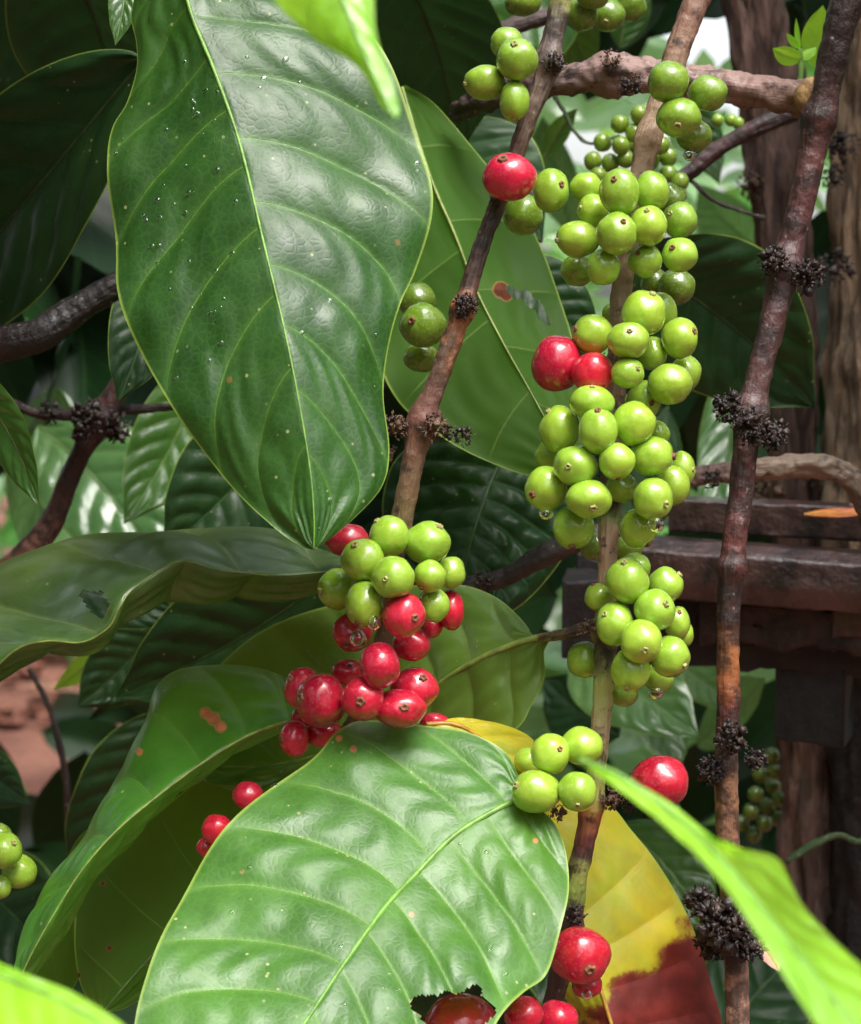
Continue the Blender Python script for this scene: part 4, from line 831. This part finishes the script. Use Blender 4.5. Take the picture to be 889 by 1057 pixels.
def berry(x, y, rx, ry, d, kind, cal, shade, label, group, seed, name='coffee_berry', segs=(40, 26)):
    k = d/F; c = np.array(P(x, y, d)); R = random.Random(seed)
    if cal:
        ax = (cal[0]-x)/rx; ay = -(cal[1]-y)/ry; q = math.hypot(ax, ay)
        if q > .97: ax, ay = ax/q*.97, ay/q*.97
        az = -math.sqrt(max(0.02, 1-ax*ax-ay*ay))
    else:
        th = R.uniform(0, 6.28); ax, ay, az = .6*math.cos(th), .6*math.sin(th), .8
    axis = Vector((ax, ay, az)).normalized(); s1_ = axis.orthogonal().normalized(); s2_ = axis.cross(s1_)
    rot = R.uniform(0, 6.28)
    s1_, s2_ = s1_*math.cos(rot)+s2_*math.sin(rot), s2_*math.cos(rot)-s1_*math.sin(rot)
    sz = (rx+ry)/2
    def surf(v, r):
        w = axis*v.z+s1_*v.x+s2_*v.y; w = w*r
        return RTn*(w.x*rx*k)+UPn*(w.y*ry*k)+FWn*(w.z*sz*k)
    vs, uv = [], []; W, H = segs
    ph0 = R.uniform(0, 9); sq = R.uniform(.0, .08)
    for i in range(H+1):
        ph = math.pi*i/H
        for j in range(W):
            th = 2*math.pi*j/W
            v = Vector((math.sin(ph)*math.cos(th), math.sin(ph)*math.sin(th), math.cos(ph)))
            r = 1+.075*noise.noise(v*1.3+Vector((seed*1.3, 0, 0)))+.008*noise.noise(v*6+Vector((seed, 2, 0)))
            r -= .055*math.exp(-(ph/.28)**2)+.03*math.exp(-((math.pi-ph)/.3)**2)
            r -= .022*(math.sin(ph)**2)*math.exp(-(math.sin(th+.0)/.13)**2)  # seam between the two seeds
            r += sq*math.cos(4*th)*math.sin(ph)**2*.3
            vs.append(surf(v, r)); uv.append((j/W, i/H))
    fs = [(i*W+j, i*W+(j+1) % W, (i+1)*W+(j+1) % W, (i+1)*W+j) for i in range(H) for j in range(W)]
    o = mesh_obj(name, vs, fs, M[kind], uvs={'UVMap': uv})
    o.location = Vector(c)
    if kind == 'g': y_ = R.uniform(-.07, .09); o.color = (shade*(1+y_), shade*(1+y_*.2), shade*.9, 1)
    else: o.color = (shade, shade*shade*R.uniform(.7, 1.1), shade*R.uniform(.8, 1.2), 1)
    tag(o, label, 'berry', group)
    if cal:
        # little raised ring with a pit where the flower sat
        prof = [(.0, 1.0-.085), (.03, 1.0-.06), (.05, 1.02), (.08, 1.06), (.115, 1.055), (.14, 1.0), (.165, .92)]
        sc = R.uniform(.85, 1.2)*(1.25 if kind == 'r' else 1.0)
        vs, fs = [], []; w = 18
        for a, r in prof:
            a *= sc
            for j in range(w):
                th = 2*math.pi*j/w; rr = a*(1+.16*math.sin(5*th+seed)+.1*R.uniform(-1, 1)); hh = r+.018*R.uniform(-1, 1)*(a > .04*sc)
                v = Vector((rr*math.cos(th), rr*math.sin(th), 1)); vs.append(surf(v, hh*1.0))
        for i in range(len(prof)-1):
            for j in range(w): fs.append((i*w+j, i*w+(j+1) % w, (i+1)*w+(j+1) % w, (i+1)*w+j))
        fs.append(tuple(range(w)))
        q = mesh_obj('calyx', vs, fs, M['calyx_r' if (kind == 'r' or R.random() < .35) else 'calyx_g']); q.parent = o
    return o
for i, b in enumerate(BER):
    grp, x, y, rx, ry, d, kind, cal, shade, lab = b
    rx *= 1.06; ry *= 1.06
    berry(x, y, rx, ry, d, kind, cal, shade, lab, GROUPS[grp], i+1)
# immature berries in the distance
def tiny_cluster(spots, d, r, lab, grp, shade):
    for k, (x, y) in enumerate(spots):
        berry(x, y, r, r*1.05, d+random.uniform(-.01, .01), 'g', None, shade, lab, grp, 300+int(x), 'unripe_berry', (14, 10))
tiny_cluster([(640, 128), (655, 137), (622, 147), (641, 150), (612, 166), (630, 168), (682, 150), (690, 162), (660, 118), (690, 180), (702, 188), (700, 200), (672, 165), (655, 150), (618, 182), (646, 164)], .76, 9.5, 'tiny unripe green berry in the cluster behind the top of the right stem', 'tiny unripe berries behind the right stem', .65)
tiny_cluster([(741, 124), (755, 124), (762, 127)], .8, 6.5, 'tiny bright unripe berry hanging right of the bunch over the bark branch', 'tiny berries by the trunk', .9)
tiny_cluster([(785, 800), (798, 812), (780, 820), (792, 832), (805, 825), (800, 796), (775, 838), (789, 850), (803, 845), (797, 780), (778, 862), (765, 850)], .98, 8.5, 'tiny dull green berry in the cluster between the dark stem and the trunk', 'tiny unripe berries by the rough trunk', .35)

# ================================================================== WATER
def drop(x, y, r, d, label, stretch=1.25):
    vs, fs = [], []; W, H = 20, 14; k = d/F
    for i in range(H+1):
        ph = math.pi*i/H
        for j in range(W):
            th = 2*math.pi*j/W; z = math.cos(ph); rr = math.sin(ph)*(1-.25*max(0, z))
            vs.append(RTn*(rr*math.cos(th)*r*k)+FWn*(rr*math.sin(th)*r*k)+UPn*(z*r*stretch*k if z > 0 else z*r*k))
    fs = [(i*W+j, i*W+(j+1) % W, (i+1)*W+(j+1) % W, (i+1)*W+j) for i in range(H) for j in range(W)]
    o = mesh_obj('water_drop', vs, fs, M['water']); o.location = P(x, y, d); tag(o, label, 'water drop', 'water drops hanging from berries')
drop(564, 529, 8, .583, 'clear water drop under the leftmost big berry of the long bunch', .6)
drop(677, 541, 9, .578, 'clear water drop under the wet berry low on the right of the long bunch')
drop(677, 714, 8, .60, 'clear water drop at the bottom of the bunch below the beam', .8)
drop(370, 660, 9, .583, 'water drop hanging over the red berry under the oval green one')
drop(386, 644, 7, .575, 'water drop between the oval green berry and the shiny red one')
drop(606, 1026, 6, .583, 'small water drop at the foot of the knobbly red berry', .7)
drop(712, 159, 7, .61, 'sparkling water drop beneath the bunch over the bark branch', .7)
for obj_name, count, seed_, rr in [('coffee_leaf', 70, 1, .0006), ('coffee_leaf.001', 26, 2, .0005)]:
    lo = bpy.data.objects[obj_name]; R = random.Random(seed_); me = lo.data; vs, fs = [], []
    for k in range(count):
        if obj_name == 'coffee_leaf' and k < 45: # groups of beads, as in the picture
            cx, cy = R.choice([(155, 262), (200, 185), (150, 240), (225, 280), (265, 60), (228, 330), (205, 100)])
            best = None; tx, ty = cx+R.gauss(0, 14), cy+R.gauss(0, 18)
            q = P(tx, ty, .58); pv = None
            dmin = 1e9
            for vi in range(R.randint(0, 40), len(me.vertices), 41):
                w = me.vertices[vi].co+lo.location
                rel = w-CAM; z = rel.dot(FW); sx = 444.5+F*rel.dot(RT)/z; sy = 528.5-F*rel.dot(UP)/z
                dd = (sx-tx)**2+(sy-ty)**2
                if dd < dmin: dmin = dd; pv = me.vertices[vi]
        else: pv = me.vertices[R.randrange(len(me.vertices))]
        nn = pv.normal if pv.normal.dot(FW) < 0 else -pv.normal
        c = pv.co+lo.location+nn*.00005; r = rr*R.uniform(.5, 1.5); a = nn.orthogonal().normalized(); b = nn.cross(a); b0 = len(vs); el = R.uniform(.8, 1.6)
        for i in range(5):
            ph = math.pi/2*i/4
            for j in range(10):
                th = 2*math.pi*j/10; vs.append(c+nn*(math.cos(ph)*r*.5)+(a*math.cos(th)*el+b*math.sin(th))*math.sin(ph)*r)
        fs += [(b0+i*10+j, b0+i*10+(j+1) % 10, b0+(i+1)*10+(j+1) % 10, b0+(i+1)*10+j) for i in range(4) for j in range(10)]
    o = mesh_obj('water_beads', vs, fs, M['water'])
    tag(o, 'scattered tiny water beads on the large hanging leaf' if obj_name == 'coffee_leaf' else 'scattered tiny water beads on the broad bottom leaf', 'water beads', kind='stuff')

# ================================================================== BACKGROUND AND GROUND
gs = []
n = 40
for i in range(n+1):
    for j in range(n+1):
        u = (i/n*2-1); v = (j/n*2-1); X = math.copysign(abs(u)**3*600, u); Y = 4+math.copysign(abs(v)**3*600, v)
        gs.append((X, Y, .06*noise.noise(Vector((X*.5, Y*.5, 0)))))
gf = [(i*(n+1)+j, (i+1)*(n+1)+j, (i+1)*(n+1)+j+1, i*(n+1)+j+1) for i in range(n) for j in range(n)]
g = mesh_obj('ground', gs, gf, M['soil']); tag(g, 'bare reddish soil under the coffee bushes', 'ground', kind='structure')

def foliage(name, label, zones, mat, seed, size=(.10, .17), up=.5):
    """a mass of broad leaves: every leaf a curved, folded blade"""
    R = random.Random(seed); V_, F_, UV1, UV2 = [], [], [], []
    for (x0, y0, x1, y1, d0, d1, cnt) in zones:
        for k in range(cnt):
            d = R.uniform(d0, d1); b = P(R.uniform(x0, x1), R.uniform(y0, y1), d)
            L = R.uniform(*size); dirv = Vector((R.gauss(0, 1), R.gauss(0, .6), R.gauss(-.5, .7))).normalized()
            vw = Vector((R.gauss(0, .5), 1, R.gauss(-up, .4))).normalized()
            b = b-dirv*L*.5
            Mx, Lx, Rx = auto_outline(b, b+dirv*L, L*R.uniform(.38, .5), R.uniform(-.3, .3), R.uniform(-.1, .1), R.uniform(.05, .3), 16, R.uniform(-.08, .08), vw)
            b0 = len(V_); us = [-1, -.66, -.33, 0, .33, .66, 1]
            for i in range(16):
                for u in us:
                    e = Lx[i] if u < 0 else Rx[i]; q = Mx[i]+abs(u)*(e-Mx[i])
                    ph = 8*(i/15-.2*abs(u))
                    q = q+np.array(vw)*(-.012*L*abs(math.sin(math.pi*ph))*abs(u)*2)
                    V_.append(q); UV1.append((u*.5+.5, i/15)); UV2.append((ph+20, abs(u)))
            for i in range(15):
                for j in range(6): F_.append((b0+i*7+j, b0+i*7+j+1, b0+(i+1)*7+j+1, b0+(i+1)*7+j))
    o = mesh_obj(name, V_, F_, M[mat], uvs={'UVMap': UV1, 'vein': UV2}, attrs={'dmg': np.zeros(len(V_))})
    tag(o, label, 'foliage', kind='stuff'); return o
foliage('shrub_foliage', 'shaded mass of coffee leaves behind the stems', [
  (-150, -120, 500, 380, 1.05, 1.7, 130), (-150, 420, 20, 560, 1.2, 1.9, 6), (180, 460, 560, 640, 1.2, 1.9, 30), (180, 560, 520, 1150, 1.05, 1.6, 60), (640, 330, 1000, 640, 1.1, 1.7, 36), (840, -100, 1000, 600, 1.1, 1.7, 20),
  (560, 640, 900, 900, 1.3, 1.9, 16), (620, 900, 1000, 1150, 1.1, 1.6, 34), (-120, 900, 240, 1150, 1.0, 1.5, 34), (640, -120, 1000, 10, 1.1, 1.6, 16), (480, -120, 660, 50, 1.1, 1.6, 16), (780, 700, 1000, 1000, 1.2, 1.7, 16), (-60, 850, 160, 920, 1.4, 2.2, 8), (60, 730, 150, 800, 2.6, 3.2, 2)], 'mshaded', 1)
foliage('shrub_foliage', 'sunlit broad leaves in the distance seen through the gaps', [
  (-100, 330, 300, 600, 2.1, 3.0, 26), (520, 40, 1000, 330, 2.0, 3.4, 30), (560, 640, 800, 860, 1.8, 2.8, 40), (-150, 560, 260, 640, 2.4, 3.2, 6), (700, 300, 1000, 700, 1.8, 2.8, 30)], 'msunlit', 2, (.12, .2), .9)
foliage('small_foliage', 'small bright leaves dappling the gaps between the stems', [(540, 60, 790, 300, 1.7, 2.6, 60), (540, 640, 790, 900, 1.5, 2.3, 70), (20, 360, 220, 560, 1.7, 2.4, 40), (-20, 830, 60, 900, 2, 2.6, 3), (780, 560, 880, 900, 1.6, 2.2, 8)], 'msunlit', 21, (.05, .09), 1.2)
foliage('shading_canopy_foliage', 'unseen leaf canopy added to shade the bushes', [(-1100, -1500, 500, -260, .9, 2.2, 330), (500, -1500, 2000, -300, .9, 1.7, 150), (-1400, -900, -260, 900, .7, 2.2, 200), (1150, -900, 2300, 900, .8, 2.2, 140)], 'mmid', 3, (.14, .22), 1.2)  # added out of frame to keep sky light off the background
foliage('shading_overhang_foliage', 'dense leaves added to shade the upper left and the right side', [(-800, -1500, 20, -260, .5, .85, 110), (-1200, -2600, -80, -500, .3, .6, 110), (-900, -500, -330, 500, .5, .9, 40), (820, -1300, 1600, -280, .6, 1.0, 26), (1160, -500, 1700, 700, .55, .95, 40)], 'mshaded', 6, (.11, .17), 1.0)  # added to darken what stands at the upper left and right
foliage('far_foliage', 'distant hedge of bright leaves closing the view', [(-700, 330, 480, 640, 4.5, 6.5, 260), (480, 380, 800, 560, 4.5, 6.5, 100), (800, 240, 1700, 560, 4.5, 6.5, 160), (180, 560, 1700, 700, 4.5, 6, 180), (-700, -300, 480, 340, 4.5, 6.5, 260), (800, -300, 1700, 240, 4.5, 6.5, 200), (480, 120, 800, 340, 5, 6.5, 24)], 'mbg', 4, (.26, .42), .8)
def ring(label, cnt, a0, a1, r0, r1, z0, z1, seed):
    """bushes added behind and beside the camera to block sky reflections"""
    R = random.Random(seed); V_, F_, U1, U2 = [], [], [], []
    for k in range(cnt):
        a = math.radians(R.uniform(a0, a1)); rr = R.uniform(r0, r1)
        c = Vector((math.sin(a)*rr, math.cos(a)*rr, R.uniform(z0, z1)*(.75+.25*math.sin(a*5+1))))
        L = R.uniform(.35, .55); dv = Vector((R.gauss(0, 1), R.gauss(0, 1), R.gauss(-.4, .7))).normalized()
        vw = (c-CAM).normalized()+Vector((R.gauss(0, .4), R.gauss(0, .4), R.gauss(-.4, .4)))
        Mx, Lx, Rx = auto_outline(c, c+dv*L, L*.45, 0, .06, .2, 9, 0, vw.normalized())
        b0 = len(V_)
        for i in range(9):
            for e, u in ((Lx, 0), (Mx, .5), (Rx, 1)): V_.append(e[i]); U1.append((u, i/8)); U2.append((8*i/8+20-(abs(u-.5)*2), abs(u-.5)*2))
        for i in range(8):
            for j in range(2): F_.append((b0+i*3+j, b0+i*3+j+1, b0+(i+1)*3+j+1, b0+(i+1)*3+j))
    o = mesh_obj('sky_block_foliage', V_, F_, M['mmid'], uvs={'UVMap': U1, 'vein': U2}, attrs={'dmg': np.zeros(len(V_))}); tag(o, label, 'foliage', kind='stuff')
ring('unseen bushes added around the camera to block sky reflections', 1100, 50, 190, 2.6, 3.8, 0, 3.4, 5)  # added around the camera to keep grey sky sheen off the leaves
ring('taller unseen bushes added behind left to block sky reflections', 1100, 190, 310, 2.6, 3.8, 0, 4.6, 6)

R = random.Random(77); V_, F_, U1, U2 = [], [], [], []
for k in range(260):
    c = Vector((R.uniform(-2.2, .8), R.uniform(2.4, 7), R.uniform(.05, .09))); L = R.uniform(.06, .16); a_ = R.uniform(0, 6.28); dv = Vector((math.cos(a_), math.sin(a_), R.uniform(-.15, .25))).normalized()
    Mx, Lx, Rx = auto_outline(c, c+dv*L, L*.4, R.uniform(-.4, .4), R.uniform(.02, .2), R.uniform(-.1, .6), 8, 0, Vector((0, 0, -1)))
    b0 = len(V_)
    for i in range(8):
        for e, u in ((Lx, 0), (Mx, .5), (Rx, 1)): V_.append(e[i]); U1.append((u, i/7)); U2.append((8*i/7+20, abs(u-.5)*2))
    for i in range(7):
        for j in range(2): F_.append((b0+i*3+j, b0+i*3+j+1, b0+(i+1)*3+j+1, b0+(i+1)*3+j))
o = mesh_obj('leaf_litter', V_, F_, M['litter'], uvs={'UVMap': U1, 'vein': U2}); tag(o, 'dead brown leaves scattered over the red soil', 'leaf litter', kind='stuff')
V_, F_ = [], []
for k in range(420):
    c = Vector((R.uniform(-2.4, .6), R.uniform(2.4, 6.5), .03)); q = R.uniform(.012, .06)*R.random()**.5; b0 = len(V_)
    for i in range(6):
        for j in range(8):
            ph = math.pi*i/5; th = 2*math.pi*j/8; dv = Vector((math.sin(ph)*math.cos(th), math.sin(ph)*math.sin(th), math.cos(ph)*.7))
            V_.append(c+dv*q*(1+.5*noise.noise(dv*1.8+c*30)))
    for i in range(5):
        for j in range(8): F_.append((b0+i*8+j, b0+i*8+(j+1) % 8, b0+(i+1)*8+(j+1) % 8, b0+(i+1)*8+j))
o = mesh_obj('soil_clods', V_, F_, M['soil'], smooth=False); tag(o, 'lumps of red soil and stones on the ground', 'soil', kind='stuff')

# ================================================================== LIGHT, WORLD, CAMERA
SUN_EL, SUN_AZ = math.radians(64), math.radians(150)   # azimuth from +Y towards +X: behind the camera, to the right
w = bpy.data.worlds.new('World'); S.world = w; w.use_nodes = True; nt_ = w.node_tree; nt_.nodes.clear()
sky = nt_.nodes.new('ShaderNodeTexSky'); sky.sky_type = 'NISHITA'; sky.sun_disc = False
sky.sun_elevation = SUN_EL; sky.sun_rotation = SUN_AZ; sky.dust_density = 4; sky.air_density = 1.2
hs = nt_.nodes.new('ShaderNodeHueSaturation'); hs.inputs['Saturation'].default_value = .3
bg = nt_.nodes.new('ShaderNodeBackground'); bg.inputs[1].default_value = .15
wo = nt_.nodes.new('ShaderNodeOutputWorld')
nt_.links.new(sky.outputs[0], hs.inputs['Color']); nt_.links.new(hs.outputs[0], bg.inputs[0]); nt_.links.new(bg.outputs[0], wo.inputs[0])
sl = bpy.data.lights.new('sun', 'SUN'); sl.energy = 1.5; sl.angle = math.radians(32); sl.color = (1, .96, .9)
so = bpy.data.objects.new('sun', sl); COL.objects.link(so)
dirv = Vector((math.sin(SUN_AZ)*math.cos(SUN_EL), math.cos(SUN_AZ)*math.cos(SUN_EL), math.sin(SUN_EL)))
so.rotation_euler = dirv.to_track_quat('Z', 'Y').to_euler()
cd = bpy.data.cameras.new('camera'); co = bpy.data.objects.new('camera', cd); COL.objects.link(co); S.camera = co
co.location = CAM; co.rotation_euler = (math.radians(90)-PITCH, 0, 0)
cd.sensor_fit = 'HORIZONTAL'; cd.sensor_width = 36; cd.lens = 36*F/889; cd.clip_start = .02; cd.clip_end = 2000
cd.dof.use_dof = True; cd.dof.focus_distance = .59; cd.dof.aperture_fstop = 25
S.cycles.max_bounces = 7; S.cycles.diffuse_bounces = 3; S.cycles.glossy_bounces = 3; S.cycles.transmission_bounces = 5
S.view_settings.view_transform = 'Standard'; S.view_settings.look = 'None'; S.view_settings.gamma = 1; S.view_settings.exposure = 1.2
